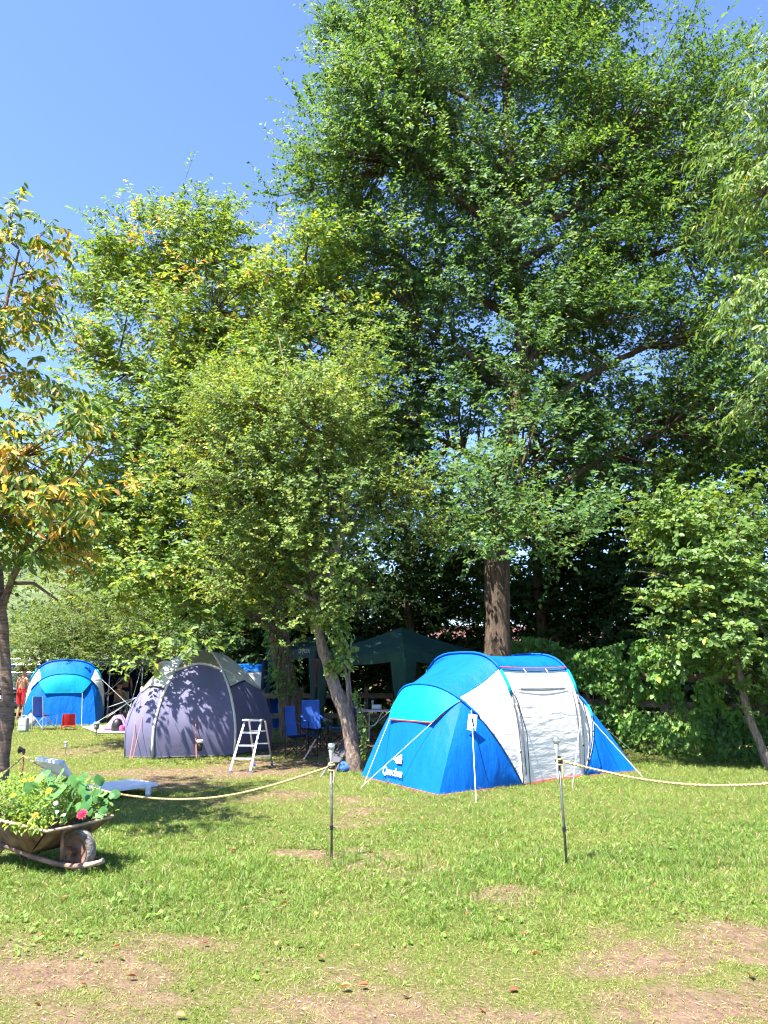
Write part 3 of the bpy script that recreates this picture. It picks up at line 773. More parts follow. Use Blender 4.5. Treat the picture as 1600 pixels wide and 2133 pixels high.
# the bright bush at the right, its trunk leaning over the fence
T6 = [ground_pt(1603, 1600, .085)] + tk((1585, 1552, 13.75, .072), (1563, 1500, 13.75, .065), (1547, 1440, 13.75, .06), (1538, 1390, 13.75, .052), (1512, 1310, 13.8, .045), (1497, 1240, 13.9, .035), (1485, 1180, 14.0, .02))
tree('leaning_tree', 'small broad leaved tree with leaning trunk in front of the vine fence', 'tree', T6,
     px_lobes([(1570, 1400, 13.6, 45, 50, .4, .8), (1450, 1385, 13.9, 50, 35, .4, .7), (1590, 1480, 13.6, 30, 35, .3, .5), (1420, 1060, 14.2, 90, 45, 0.9, 1), (1520, 1030, 14.2, 100, 38, 0.9, 1), (1480, 1110, 14, 110, 45, 0.9, 1), (1385, 1120, 14.1, 55, 40, 0.6, 0.8), (1460, 1180, 13.8, 90, 40, 0.8, 0.9), (1560, 1120, 14.2, 60, 70, 0.8, 0.8),
               (1510, 1240, 13.8, 80, 50, 0.8, 1.1), (1440, 1260, 13.7, 70, 40, 0.6, 0.8), (1375, 1280, 13.8, 45, 28, 0.5, 0.8), (1500, 1320, 13.7, 80, 45, 0.7, 0.8), (1410, 1320, 13.8, 55, 32, 0.5, 0.7), (1600, 1250, 14, 60, 80, 0.7, 0.7)]),
     606, M['leaf_right'], M['bark_pale'], clumps=165, sprays=10, per=9, Lsp=.34, leafL=.11, ratio=.66, limbs=14, limb_r=.05, upb=.3, droop=.35, cr=.22, shell=.3, six=True, rnd=(.46, .2, .22),
     extra=[tk((1545, 1440, 14.2, .03), (1500, 1380, 14.0, .025), (1440, 1330, 13.8, .015)), tk((1600, 1330, 13.4, .012), (1560, 1270, 13.4, .008), (1535, 1240, 13.4, .004)), tk((1600, 1300, 13.3, .012), (1570, 1290, 13.3, .008), (1540, 1300, 13.3, .004)),
            tk((1420, 1210, 13.6, .010), (1370, 1195, 13.5, .008), (1330, 1190, 13.4, .004)), tk((1375, 1195, 13.5, .008), (1340, 1208, 13.4, .004))])

# trees in deep shade behind the fence
back = [(-3.2, 25.5, 7, 'dark leafy tree in the shade behind the old shaggy tree', [(600, 1200, 25, 150, 110, 1.6, 1), (520, 1310, 25, 130, 70, 1.4, 1), (650, 1330, 25, 110, 70, 1.2, .8), (560, 1060, 25.5, 110, 90, 1.6, .8)]),
        (.8, 23.5, 8, 'dark leafy tree in the shade above the green hip roofed canopy', [(790, 1180, 23.5, 130, 110, 1.6, 1), (900, 1130, 23.5, 120, 110, 1.6, 1), (860, 1280, 23.8, 150, 55, 1.2, .8), (800, 1000, 23.5, 110, 90, 1.5, .8), (780, 1400, 24, 130, 60, .8, .8), (930, 1400, 24, 110, 70, .8, .8)]),
        (4.6, 22.5, 9, 'dark leafy tree in the shade right of the tall trunk', [(1130, 1080, 22.5, 150, 110, 1.7, 1), (1250, 1130, 22.5, 140, 110, 1.7, 1), (1170, 1250, 22.5, 130, 80, 1.2, 1), (1000, 1230, 22.5, 90, 90, 1.0, .8), (1280, 1290, 22, 100, 50, 1.0, .8)]),
        (8.4, 20.5, 9, 'dark leafy tree behind the leaning tree at the right edge', [(1400, 1010, 20.5, 130, 120, 1.7, 1), (1530, 950, 20.5, 120, 150, 1.7, 1), (1420, 1180, 20.5, 120, 100, 1.5, 1), (1560, 1180, 20.5, 100, 120, 1.4, 1), (1380, 1310, 20, 110, 50, 1.0, .8), (1620, 900, 20, 90, 200, 1.5, .8)])]
for i, (x, y, h, lab, lob) in enumerate(back):
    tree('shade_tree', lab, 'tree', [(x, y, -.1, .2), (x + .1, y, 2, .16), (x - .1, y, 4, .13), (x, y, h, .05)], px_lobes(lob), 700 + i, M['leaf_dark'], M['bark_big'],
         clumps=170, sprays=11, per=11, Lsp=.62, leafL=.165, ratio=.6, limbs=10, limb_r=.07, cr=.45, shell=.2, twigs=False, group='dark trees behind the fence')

# light green bushes behind the far blue tent
for i, (lab, x, y, lob) in enumerate([
        ('light green bush behind the left far blue tent', -11.0, 28.5, [(90, 1340, 28, 70, 70, 1.4, 1), (170, 1300, 28, 90, 90, 1.6, 1), (110, 1240, 28.3, 60, 50, 1.0, .7), (60, 1390, 28.5, 30, 20, .5, .2)]),
        ('light green bush between the far blue tent and the purple tent', -8.0, 27.5, [(270, 1280, 27.5, 100, 100, 1.6, 1), (330, 1350, 27.5, 100, 55, 1.2, 1), (230, 1350, 27, 90, 40, .9, .9)]),
        ('light green bush behind the khaki roof of the purple tent', -5.2, 26.5, [(430, 1290, 26.5, 110, 90, 1.5, 1), (500, 1370, 26, 90, 60, 1.1, 1)])]):
    tree('leafy_bush', lab, 'bush', [(x, y, -.1, .12), (x, y + .1, 1.2, .10), (x + .1, y, 2.5, .08), (x, y, 4.5, .03)], px_lobes(lob), 800 + i, M['leaf_shrub'], M['bark_big'],
         clumps=150, sprays=11, per=10, Lsp=.5, leafL=.10, ratio=.5, limbs=9, limb_r=.05, cr=.36, shell=.3, twigs=False, group='light green bushes at the back', rnd=(.5, .25, .25))

# a row of dense shrubs in the shade behind the back fence
for i, (px, lab) in enumerate([(560, 'dense dark shrub behind the old shaggy trunk'), (700, 'dense dark shrub behind the dark green canopy'), (840, 'dense dark shrub behind the green hip roofed canopy'), (980, 'dense dark shrub left of the tall trunk'),
                               (1120, 'dense dark shrub right of the tall trunk'), (1260, 'dense dark shrub behind the left end of the vine fence'), (1400, 'dense dark shrub behind the middle of the vine fence'), (1540, 'dense dark shrub behind the vine fence at the right edge')]):
    Y = 25.0 if px < 1200 else (22.5 if px < 1300 else 19.5)
    q = PW(px, 1400, Y)
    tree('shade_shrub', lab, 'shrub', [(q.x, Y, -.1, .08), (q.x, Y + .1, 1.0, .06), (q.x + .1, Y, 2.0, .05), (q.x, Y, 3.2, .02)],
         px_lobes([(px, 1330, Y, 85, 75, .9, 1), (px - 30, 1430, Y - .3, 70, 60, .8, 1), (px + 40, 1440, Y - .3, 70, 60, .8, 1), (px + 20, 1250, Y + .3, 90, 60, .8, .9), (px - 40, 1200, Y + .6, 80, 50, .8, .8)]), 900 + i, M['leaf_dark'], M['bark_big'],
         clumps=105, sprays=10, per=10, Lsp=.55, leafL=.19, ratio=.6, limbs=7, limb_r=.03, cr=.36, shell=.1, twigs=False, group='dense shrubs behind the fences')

# ------------------------------------------------------------------ tunnel tents (two sleeping ends, living part in the middle)
def hoop(a, b, lean, h, n=2.8, steps=28):
    """pole curve from base a to base b, height h, its crown leaned by the vector"""
    mid = (a + b) / 2; half = (a - b) / 2; pts = []
    for i in range(steps + 1):
        th = math.pi * i / steps
        c, s = math.cos(th), math.sin(th)
        l = math.copysign(abs(c) ** (2 / n), c); z = max(s, 0) ** (2 / n)
        pts.append(mid + half * l + lean * z + Vector((0, 0, h * z)))
    return pts

def along(pts, t):
    x = t * (len(pts) - 1); i = min(int(x), len(pts) - 2)
    return lerp(pts[i], pts[i + 1], x - i)

def skin(top, bot, t0, t1, s0, s1, nu=14, nv=9, sag=0.0, sagdir=None):
    """cloth between two curves given as functions of 0..1, pulled in between them"""
    rows = []
    for j in range(nv + 1):
        v = j / nv; row = []
        for i in range(nu + 1):
            u = i / nu
            p = lerp(top(t0 + (t1 - t0) * u), bot(s0 + (s1 - s0) * u), v)
            if sag and sagdir is not None:
                p = p + sagdir(p) * (sag * 4 * v * (1 - v))
            row.append(p)
        rows.append(row)
    return rows

def tunnel_tent(name, label, A, B, W, w, Cc, Cf, Dn, Df, lean1, lean4, h=1.9, h1=1.42, h4=None, detail=True, group=None):
    """A, B: near feet of the middle part; w, W: direction and width across; Cc, Cf / Dn, Df: ground corners of the two ends"""
    A2, B2 = A + w * W, B + w * W
    d = (B - A).normalized()
    mid0 = (A + B2) / 2
    t = thing(name, label, 'tent', (mid0.x, mid0.y, 0), 0, group)
    inn = lambda p: (Vector((mid0.x, mid0.y, 0.6)) - p).normalized()
    H1 = hoop(A, A2, -d * lean1, h1, 2.5); H2 = hoop(A, A2, -d * .10, h, 3.1)
    H3 = hoop(B, B2, d * .10, h, 3.1); H4 = hoop(B, B2, d * lean4, h4 or h1, 2.5)
    f1, f2, f3, f4 = (lambda x, H=H: along(H, x) for H in (H1, H2, H3, H4))
    # sleeping end towards the camera: white flanks, blue roof
    tw1, tw2 = .318, .30
    MB().grid(skin(f1, f2, 0, tw1, 0, tw2, sag=.05, sagdir=inn)).build('side_panel', M['white'], t, True)
    MB().grid(skin(f1, f2, tw1, 1 - tw1, tw2, 1 - tw2, sag=.04, sagdir=inn)).build('roof_panel', M['blue'], t, True)
    MB().grid(skin(f1, f2, 1 - tw1, 1, 1 - tw2, 1, sag=.05, sagdir=inn)).build('side_panel', M['white'], t, True)
    # middle
    MB().grid(skin(f2, f3, 0, .28, 0, .28, sag=.03, sagdir=inn)).build('door_panel', M['white'], t, True)
    MB().grid(skin(f2, f3, .302, .698, .302, .698, sag=.035, sagdir=inn)).build('roof_panel', M['blue'], t, True)
    MB().grid(skin(f2, f3, .698, 1, .698, 1, sag=.03, sagdir=inn)).build('side_panel', M['white'], t, True)
    ws = MB().grid(skin(f2, f3, .28, .302, .28, .302, 2, 9, sag=.03, sagdir=inn)).build('window_strip', M['window'], t, True)
    # far sleeping end
    MB().grid(skin(f3, f4, 0, .27, 0, .27, sag=.05, sagdir=inn)).build('side_panel', M['white'], t, True)
    MB().grid(skin(f3, f4, .27, .73, .27, .73, sag=.04, sagdir=inn)).build('roof_panel', M['blue'], t, True)
    MB().grid(skin(f3, f4, .73, 1, .73, 1, sag=.05, sagdir=inn)).build('side_panel', M['white'], t, True)
    # end walls: two flanks and a front that meet in ridges running down to the ground corners
    tr = .30
    for f, P0, P1, Pa, Pb in ((f1, Cc, Cf, A, A2), (f4, Dn, Df, B, B2)):
        for (t0, t1, q0, q1) in ((0, tr, Pa, P0), (tr, 1 - tr, P0, P1), (1 - tr, 1, P1, Pb)):
            MB().grid(skin(f, lambda s, q0=q0, q1=q1: lerp(q0, q1, s), t0, t1, 0, 1, 14, 12, sag=-.035, sagdir=inn)).build('end_panel', M['blue'], t, True)
        MB().tube([Pa, P0, P1, Pb], .014, 5).build('hem', M['red'] if detail else M['blue'], t)
    MB().tube([A, B], .014, 5).build('hem', M['red'], t)
    # hoods over the end vents
    for f, P0, P1 in ((f1, Cc, Cf), (f4, Dn, Df)):
        outv = ((P0 + P1) / 2 - mid0); outv.z = 0; outv.normalize()
        fr = lambda s, v: lerp(f(tr + (1 - tr * 2) * s), lerp(P0, P1, s), v)
        eR = fr(.22, .34) + outv * .10 + V(0, 0, -.0); eL = fr(.80, .34) + outv * .10
        lift = lambda x, f=f, outv=outv: f(x) + outv * .012 + V(0, 0, .012)
        MB().grid(skin(lift, lambda s, eR=eR, eL=eL: lerp(eR, eL, s), tr, 1 - tr, 0, 1, 12, 6, sag=-.05, sagdir=inn)).build('vent_hood', M['turquoise'], t, True)
        ed = [lift(tr), eR, eL, lift(1 - tr)]
        MB().tube(ed, .010, 5).build('hood_edge', M['red'] if detail else M['turquoise'], t)
        if f is f1: t_eR, t_eL = eR, eL
    # poles in sleeves
    for H in (H1, H2, H3, H4):
        hi = [p + V(0, 0, .012) for p in H]
        off = [p + (p - V(mid0.x, mid0.y, .5)).normalized() * .022 for p in H]
        n = len(off)
        k = int(n * .20) if H in (H2, H3) else int(n * .22)
        k2 = int(n * .31)
        for seq in ((off[k:k2 + 1], off[n - k2 - 1:n - k]) if H is not H1 else ()):
            MB().tube(seq, .026, 6).build('pole_sleeve', M['turquoise'], t, True)
        MB().tube(off[k2:n - k2] if H is not H1 else off[k:n - k], .020, 6).build('pole_sleeve', M['blue'], t, True)
        for seq in (off[:k + 1], off[n - k - 1:]):
            po = MB().tube(seq, .008, 5).build('pole', M['steel'], t, True)
            for q in range(1, len(seq) - 1, 3):
                MB().box(seq[q] - (seq[q] - V(mid0.x, mid0.y, .5)).normalized() * .012, (.03, .03, .02)).build('pole_clip', M['dark'], po)
    return dict(t=t, f1=f1, f2=f2, f3=f3, f4=f4, eR=t_eR, eL=t_eL, A=A, B=B, C=Cc, Cf=Cf, inn=inn, tr=tr, H1=H1, H2=H2, H3=H3, H4=H4, d=d, w=w, mid=mid0)

def guy(t, a, b, mat=None, r=.004, sagz=0.0):
    pts = [lerp(Vector(a), Vector(b), k / 6) - V(0, 0, sagz * 4 * (k / 6) * (1 - k / 6)) for k in range(7)]
    return MB().tube(pts, r, 5).build('guy_line', mat or M['cord'], t)

A = G(1090, 1635); B = G(1216, 1616)
Cc = G(914, 1658); Cf = V(-.36, 12.62, 0)
w = V(-.56, .83, 0).normalized()
main = tunnel_tent('tunnel_tent', 'large blue and white tunnel tent on the lawn behind the rope', A, B, 2.45, w, Cc, Cf, G(1325, 1607), V(3.1, 15.4, 0), 1.02, .85, h4=1.27)
t = main['t']; f2, f3 = main['f2'], main['f3']
# door of the middle part: window flap, zips, pole sleeves
out = V(w.y, -w.x, 0)
out = -w
def dp(u, s, off=.012):
    u, s = float(u), float(s)
    p = lerp(f2(s), f3(s), u); return p + (-main['inn'](p)) * off - 0.03 * 4 * u * (1 - u) * (-main['inn'](p))
win = MB().grid([[dp(u, s, .02) for u in (.16, .3, .5, .7, .84)] for s in (.205, .225, .245, .262)]).build('window_flap', M['white'], t, True)
MB().tube([dp(.12, .20, .022), dp(.5, .196, .03), dp(.88, .20, .022)], .006, 4).build('flap_seam', M['greycloth'], win)
MB().tube([dp(.14, .265, .02), dp(.5, .265, .03), dp(.82, .265, .02), dp(.92, .215, .02)], .007, 4).build('flap_shade_edge', M['greycloth'], win)
for u in (.06, .94):
    MB().tube([dp(u, s, .012) for s in np.linspace(.01, .2, 8)], .007, 4).build('zip', M['greycloth'], t)
for u in (.35, .68):
    MB().tube([dp(u, .278, .03), dp(u, .29, .03), dp(u, .304, .03)], .008, 4).build('window_strap', M['cord'], t)
MB().tube([dp(u, .303, .035) for u in np.linspace(0, 1, 7)], .009, 4).build('window_piping', M['red'], t)
# loose pole beside the door
MB().tube([main['A'] + V(.10, -.02, 0), lerp(f2(.07), f3(.07), .05) + out * .10, lerp(f2(.16), f3(.16), .01) + out * .09, f2(.2) + out * .03], .007, 5).build('pole', M['dark'], t)
MB().tube([main['B'] + V(.06, -.06, 0), f3(.07) + out * .12 + main['d'] * .06, f3(.15) + out * .08 + main['d'] * .03, f3(.2) + out * .03], .007, 5).build('pole', M['dark'], t)
# guy lines
g0 = G(751, 1641)
guy(t, main['eR'], g0); guy(t, main['eL'], g0 + V(.03, .05, 0))
k1 = along(main['H1'], .255)
tagfoot = G(992, 1673)
guy(t, k1, tagfoot, r=.0065)
guy(t, along(main['H4'], .2), G(1342, 1622)); guy(t, along(main['H4'], .22), G(1345, 1588))
guy(t, along(main['H3'], .1), G(1192, 1642)); guy(t, along(main['H1'], .74), V(-1.0, 14.2, 0))
# lettering and mark on the blue end wall
def endwall(s, v):
    p = lerp(main['f1'](.30 + .40 * s), lerp(Cc, Cf, s), v)
    return p + main['inn'](p) * (-.035 * 4 * v * (1 - v))
def logo_frame(s, v):
    p = endwall(s, v)
    e1 = (endwall(s - .05, v) - endwall(s + .05, v)).normalized()
    up = (endwall(s, v - .04) - endwall(s, v + .04)); up = (up - e1 * up.dot(e1)).normalized()
    n = e1.cross(up)
    if n.y > 0: n = -n
    return p, e1, up, n
p, e1, up, n = logo_frame(.56, .885)
def onwall(name, me_or_curve, p, e1, up, n, off):
    o = bpy.data.objects.new(name, me_or_curve)
    put(o, t)
    q = p + n * off
    o.matrix_basis = Matrix(((e1.x, up.x, n.x, q.x), (e1.y, up.y, n.y, q.y), (e1.z, up.z, n.z, q.z), (0, 0, 0, 1)))
    return o
def text_mesh(cu):
    o = bpy.data.objects.new('lettering_source', cu)
    me = bpy.data.meshes.new_from_object(o)
    bpy.data.objects.remove(o); bpy.data.curves.remove(cu)
    return me
def lettering(text, size, mat, bold=0.0, align='CENTER'):
    cu = bpy.data.curves.new('lettering', 'FONT'); cu.body = text; cu.size = size; cu.align_x = align; cu.align_y = 'CENTER'; cu.extrude = .0015; cu.offset = bold
    cu.materials.append(mat); cu.resolution_u = 3
    return cu
onwall('lettering', text_mesh(lettering('Quechua', .155, M['logo'], .002)), p, e1, up, n, .035)
em = MB()
for poly in ([(-.17, .00), (.09, .12), (.13, .10), (.10, .06), (.15, .06), (.16, .00), (.17, -.06), (.06, -.055), (.0, -.075), (.02, -.045), (-.07, -.05), (-.04, -.02)],):
    em.add([(x * .75, y * .75, 0) for x, y in poly], [tuple(range(len(poly)))])
p2, e1b, upb_, nb = logo_frame(.53, .765)
onwall('emblem', em.mesh('emblem', M['logo']), p2, e1b, upb_, nb, .03)

# numbered card on the front guy line
ct = lerp(k1, tagfoot, .165)
tg = thing('number_card', 'white number card with a black 1 clipped to the tent guy line', 'card', ct)
cd = (tagfoot - k1).normalized()
rotc = Matrix.Rotation(math.radians(7), 3, 'Y')
MB().box(ct + V(0, -.012, 0), (.125, .003, .22), rotc).build('card', M['paper'], tg)
MB().bar(ct + V(.004, -.0155, .055), ct + V(.014, -.0155, -.045), .022, .003, (0, 1, 0)).build('numeral', M['ink'], tg)
MB().bar(ct + V(.008, -.0155, -.045), ct + V(.030, -.0155, -.043), .010, .003, (0, 1, 0)).build('numeral_foot', M['ink'], tg)
MB().box(ct + V(.022, -.018, -.095), (.025, .012, .03)).build('peg', M['mint'], tg)

# the same kind of tent, far left, seen from its end
FA = V(-9.2, 26.0, 0); fd = V(-.33, .94, 0).normalized(); fw = V(-.94, -.33, 0).normalized()
far = tunnel_tent('tunnel_tent', 'blue tunnel tent seen from its end behind the folding chairs far left', FA, FA + fd * 1.5, 2.4, fw,
                  FA - fd * 1.0 + fw * .2, FA - fd * 1.0 + fw * 2.2, FA + fd * 2.6 + fw * .1, FA + fd * 2.6 + fw * 2.2, .70, .7, h=1.98, h1=1.55, detail=False)
guy(far['t'], far['eR'], far['C'] - fd * .5 + fw * .4); guy(far['t'], along(far['H2'], .2), FA + V(1.9, -1.2, 0))
# and one more behind the purple tent
NA = V(-5.0, 22.7, 0); nd = V(.97, .25, 0).normalized(); nw = V(-.25, .97, 0).normalized()
beh = tunnel_tent('tunnel_tent', 'blue and white tunnel tent half hidden behind the purple tent', NA, NA + nd * 1.4, 2.3, nw,
                  NA - nd * 1.2, NA - nd * 1.2 + nw * 2.2, NA + nd * 2.2 + V(0, .05, 0), NA + nd * 2.2 + nw * 2.2, .8, .5, detail=False)
guy(beh['t'], along(beh['H4'], .2), V(-3.0, 21.0, 0), M['redcord']); guy(beh['t'], along(beh['H4'], .25), V(-3.6, 20.6, 0))

# ------------------------------------------------------------------ the purple dome tent
pt = thing('dome_tent', 'slate purple dome tent with khaki roof beside the step ladder', 'tent', (-3.95, 16.9, 0))
foot = [V(-4.42, 15.32, 0), V(-2.96, 15.80, 0), V(-2.42, 17.1, 0), V(-2.95, 18.4, 0), V(-4.5, 18.5, 0), V(-5.34, 16.6, 0)]
foot.insert(0, V(-4.98, 15.42, 0))          # the extra left front corner
topc = V(-3.97, 17.0, 2.1)
prof = [(0, 1.0), (.3, 1.015), (.55, 1.01), (.8, .965), (1.05, .90), (1.3, .80), (1.5, .70), (1.66, .60), (1.82, .48), (1.95, .36), (2.05, .23), (2.1, 0)]
def rad(z):
    for (z0, r0), (z1, r1) in zip(prof, prof[1:]):
        if z0 <= z <= z1: return r0 + (r1 - r0) * (z - z0) / (z1 - z0)
    return 0
cen0 = V(-3.97, 17.0, 0)
def dome(a, b, u, z):
    q = lerp(a, b, u)
    # walls bow out a little above the ground line
    r = rad(z); off = (q - cen0)
    bow = 1 + .035 * math.sin(math.pi * u) * math.sin(math.pi * min(z / 2.1, 1))
    return cen0 + off * (r * bow) + V(0, 0, z)
nf = len(foot)
arch = lambda i, u: 1.58 + (.10 * math.sin(math.pi * u) if i == 1 else 0)
zc = [1.22, 1.63, 1.66, 1.25, 1.35, 1.35, 1.25]            # height of the cream band at each corner
def ztop(i, u):
    return zc[i] + (zc[(i + 1) % nf] - zc[i]) * u + (.13 * math.sin(math.pi * u) if i == 1 else .05 * math.sin(math.pi * u))
for i in range(nf):
    a, b = foot[i], foot[(i + 1) % nf]
    MB().grid([[dome(a, b, u / 10, ztop(i, u / 10) * j / 9) for u in range(11)] for j in range(10)]).build('wall_panel', M['purple'], pt, True)
    MB().grid([[dome(a, b, u / 10, ztop(i, u / 10) + (2.1 - ztop(i, u / 10)) * j / 7) for u in range(11)] for j in range(8)]).build('roof_panel', M['cream'] if i in (0, 2) else M['khaki'], pt, True)
    MB().tube([dome(a, b, 0, zc[i] * k / 6) + (a - cen0).normalized() * .006 for k in range(7)], .028 if i in (1, 2) else .010, 6).build('seam_band', M['cream'] if i in (1, 2) else M['purple'], pt, True)
    MB().tube([dome(a, b, u / 8, ztop(i, u / 8)) + (dome(a, b, u / 8, 1.4) - V(-3.97, 17, 1.0)).normalized() * .012 for u in range(9)], .030, 6).build('roof_band', M['cream'], pt, True)
# roof poles
for i in (1, 2, 4, 5):
    MB().tube([dome(foot[i], foot[(i + 1) % nf], 0, z) + V(0, 0, .02) for z in (zc[i], 1.7, 1.82, 1.95, 2.05, 2.1)], .022, 6).build('roof_pole', M['cream'] if i < 3 else M['greycloth'], pt, True)
# vents: a cream flap under the band on both flanks, a dark slit below it
for (i, ua, ub) in ((0, .95, .25), (2, .05, .6)):
    a, b = foot[i], foot[(i + 1) % nf]
    pp = lambda u, z: dome(a, b, u, z) + (dome(a, b, u, z) - V(-3.97, 17, .8)).normalized() * .02
    up0 = [pp(ua + (ub - ua) * k / 5, ztop(i, ua + (ub - ua) * k / 5) - .02) for k in range(6)]
    lo0 = [pp(ua + (ub - ua) * k / 5, ztop(i, ua + (ub - ua) * k / 5) - .03 - .30 * (1 - k / 5)) for k in range(6)]
    h = MB().grid([up0, lo0]).build('vent_hood', M['cream'], pt, True)
    MB().tube([q - V(0, 0, .015) for q in lo0], .018, 5).build('vent_slit', M['dark'], h)
# cream hood standing up at the back left
bh = MB().grid([[V(-5.0 + .55 * k / 5, 17.3, 1.55 + .30 * math.sin(math.pi * (.15 + .7 * k / 5)) * j / 3) + V(0, -.12 * j, 0) for k in range(6)] for j in range(4)])
bh.build('rear_hood', M['cream'], pt, True, thick=.02)
MB().tube([V(-4.3, 16.9, 2.06), V(-3.9, 16.85, 2.135), V(-3.5, 17.0, 2.06)], .035, 6).build('ridge_band', M['darkgreen'], pt, True)
MB().tube([lerp(foot[k % nf], cen0, 0) + V(0, 0, .01) for k in range(nf + 1)], .014, 5).build('hem', M['greycloth'], pt)
fm = dome(foot[1], foot[2], .42, 1.6)
guy(pt, fm, G(409, 1581), M['redcord'], .008)
guy(pt, dome(foot[0], foot[1], 0.0, 1.15), G(270, 1583), M['redcord'], .008); guy(pt, dome(foot[0], foot[1], 0.3, 1.3), G(275, 1584), M['redcord'], .005)
guy(pt, dome(foot[2], foot[3], .3, 1.35), G(545, 1548), M['redcord'], .007); guy(pt, dome(foot[2], foot[3], .8, 1.1), G(556, 1540), M['redcord'], .007)
for q in (G(190, 1512), G(215, 1500), G(205, 1480)):
    guy(pt, dome(foot[6], foot[0], .5, 1.1), q, M['cord'], .008)

# ------------------------------------------------------------------ green canopies
def canopy(name, label, cx, cy, side, rz, eave, apex, val, cloth, legmat, legs, curtain):
    t = thing(name, label, 'canopy', (cx, cy, 0))
    R_ = Matrix.Rotation(rz, 3, 'Z'); h = side / 2
    cor = [R_ @ V(sx * h, sy * h, 0) + V(cx, cy, 0) for sx, sy in ((-1, -1), (1, -1), (1, 1), (-1, 1))]
    ap = V(cx, cy, apex)
    for i in range(4):
        a, b = cor[i] + V(0, 0, eave), cor[(i + 1) % 4] + V(0, 0, eave)
        rows = []
        for j in range(9):
            v = j / 8
            rows.append([lerp(lerp(a, b, u / 12), ap, v) - V(0, 0, .10 * math.sin(math.pi * u / 12) * (1 - v) + .05 * math.sin(math.pi * v)) for u in range(13)])
        MB().grid(rows).build('roof_panel', cloth, t, True)
        lo = [[lerp(a, b, u / 12) - V(0, 0, .10 * math.sin(math.pi * u / 12) + dz) + (lerp(a, b, u / 12) - V(cx, cy, eave)).normalized() * (.012 * (dz > 0)) for u in range(13)] for dz in (0, val)]
        MB().grid(lo).build('valance', cloth, t, True)
    for i in legs:
        c = cor[i]; inw = (V(cx, cy, 0) - c).normalized()
        MB().bar(c + inw * .06, c + inw * .06 + V(0, 0, eave), .04).build('leg', legmat, t)
        if curtain:
            nrm = Matrix.Rotation(rz, 3, 'Z')
            ex = (cor[(i + 1) % 4] - c).normalized(); ey = (cor[(i - 1) % 4] - c).normalized()
            rows = []
            for j in range(11):
                v = j / 10
                wd = .34 * (1 - v) ** .8 + .10
                pts = [c + ex * wd * (1 - k / 4) for k in range(5)] + [c + ey * wd * (k / 4) for k in range(1, 5)]
                rows.append([q - inw * (.012 + .012 * (k % 2)) + V(0, 0, eave - .16 - v * (eave - .2)) for k, q in enumerate(pts)])
            MB().grid(rows).build('leg_curtain', cloth, t, True)
    return t, cor
canopy('garden_canopy', 'green hip roofed garden canopy behind the blue and white tent', .45, 19.95, 3.0, math.radians(45), 2.1, 2.74, .22, M['green'], M['alu'], (0, 1, 2, 3), True)
K1 = V(-1.80, 20.9, 0); K2 = V(-3.5, 23.2, 0); e = (K2 - K1).normalized(); pe = V(-e.y, e.x, 0)
if pe.y < 0: pe = -pe
kc = K1 + e * 1.43 + pe * 1.43
t2, cor2 = canopy('market_canopy', 'dark green canopy with pale lettering behind the old shaggy trunk', kc.x, kc.y, 2.86, math.atan2(e.y, e.x), 2.32, 2.85, .28, M['darkgreen'], M['navy'], (0, 1, 2, 3), True)
fcs = sorted(cor2, key=lambda q: q.y)
q0, q1 = fcs[0], min(fcs[1:], key=lambda q: q.x)
ex = (q0 - q1).normalized(); nn = V(ex.y, -ex.x, 0)
if nn.y > 0: nn = -nn
lt = bpy.data.objects.new('lettering', text_mesh(lettering('CJFIMLUU', .15, M['cooler'], .0)))
put(lt, t2)
qq = q0 - ex * .62 + nn * .03 + V(0, 0, 2.17)
lt.matrix_basis = Matrix(((ex.x, 0, nn.x, qq.x), (ex.y, 0, nn.y, qq.y), (0, 1, nn.z, qq.z), (0, 0, 0, 1)))
# a navy curtain post at its left corner
npz = thing('curtain_post', 'navy blue rolled curtain post left of the old shaggy trunk', 'post', (-3.28, 21.3, 0))
MB().bar(V(-3.34, 21.3, 0), V(-3.30, 21.3, 1.95), .03).build('post', M['navy'], npz)
MB().tube([V(-3.28, 21.25, 1.98), V(-3.23, 21.25, 1.9), V(-3.22, 21.25, 1.5), V(-3.24, 21.25, 1.25), V(-3.27, 21.25, 1.15)], [.05, .075, .065, .05, .02], 8).build('rolled_curtain', M['navy'], npz, True)

# ------------------------------------------------------------------ rope posts, ropes, garden lamps
def lamp_head(t, top, up, s=1.0, dark=False):
    """steel collar with frosted cone below: a garden solar lamp on a spike"""
    q = Vector((0, 0, 1)).rotation_difference(up)
    R_ = q.to_matrix()
    MB().lathe([(.004, -.16 * s), (.008, -.13 * s), (.026 * s, -.035 * s), (.028 * s, 0)], top, 12, R_).build('lamp_shade', M['dark'] if dark else M['frost'], t, True)
    MB().lathe([(.034 * s, -.004 * s), (.036 * s, 0), (.036 * s, .045 * s), (.030 * s, .05 * s)], top, 14, R_).build('lamp_cap', M['dark'] if dark else M['chrome'], t, True)

def rope_post(label, foot, top, mat, r=.011):
    t = thing('rope_post', label, 'post', foot)
    d = (top - foot).normalized()
    MB().tube([foot - V(0, 0, .05), lerp(foot, top, .5), top], r, 8).build('rod', mat, t, True)
    k = lerp(foot, top, .33)
    MB().tube([k - d * .018, k + d * .018], r * 1.5, 8).build('clamp', M['dark'], t)
    MB().tube([k, k + V(.028, -.01, .004), k + V(.032, -.01, -.015)], .005, 5).build('hook', M['dark'], t)
    MB().tube([top - d * .05, top + d * .004], r * 1.5, 8).build('rod_end', M['dark'], t)
    return t
f_m = G(691, 1790); t_m = PW(691, 1592, f_m.y - .02)
rope_post('thin grey steel rope post in front of the forked tree', f_m, t_m, M['steel'])
f_r = G(1181, 1803); t_r = PW(1164, 1577, f_r.y)
rope_post('thin grey steel rope post in front of the white tent door', f_r, t_r, M['steel'])
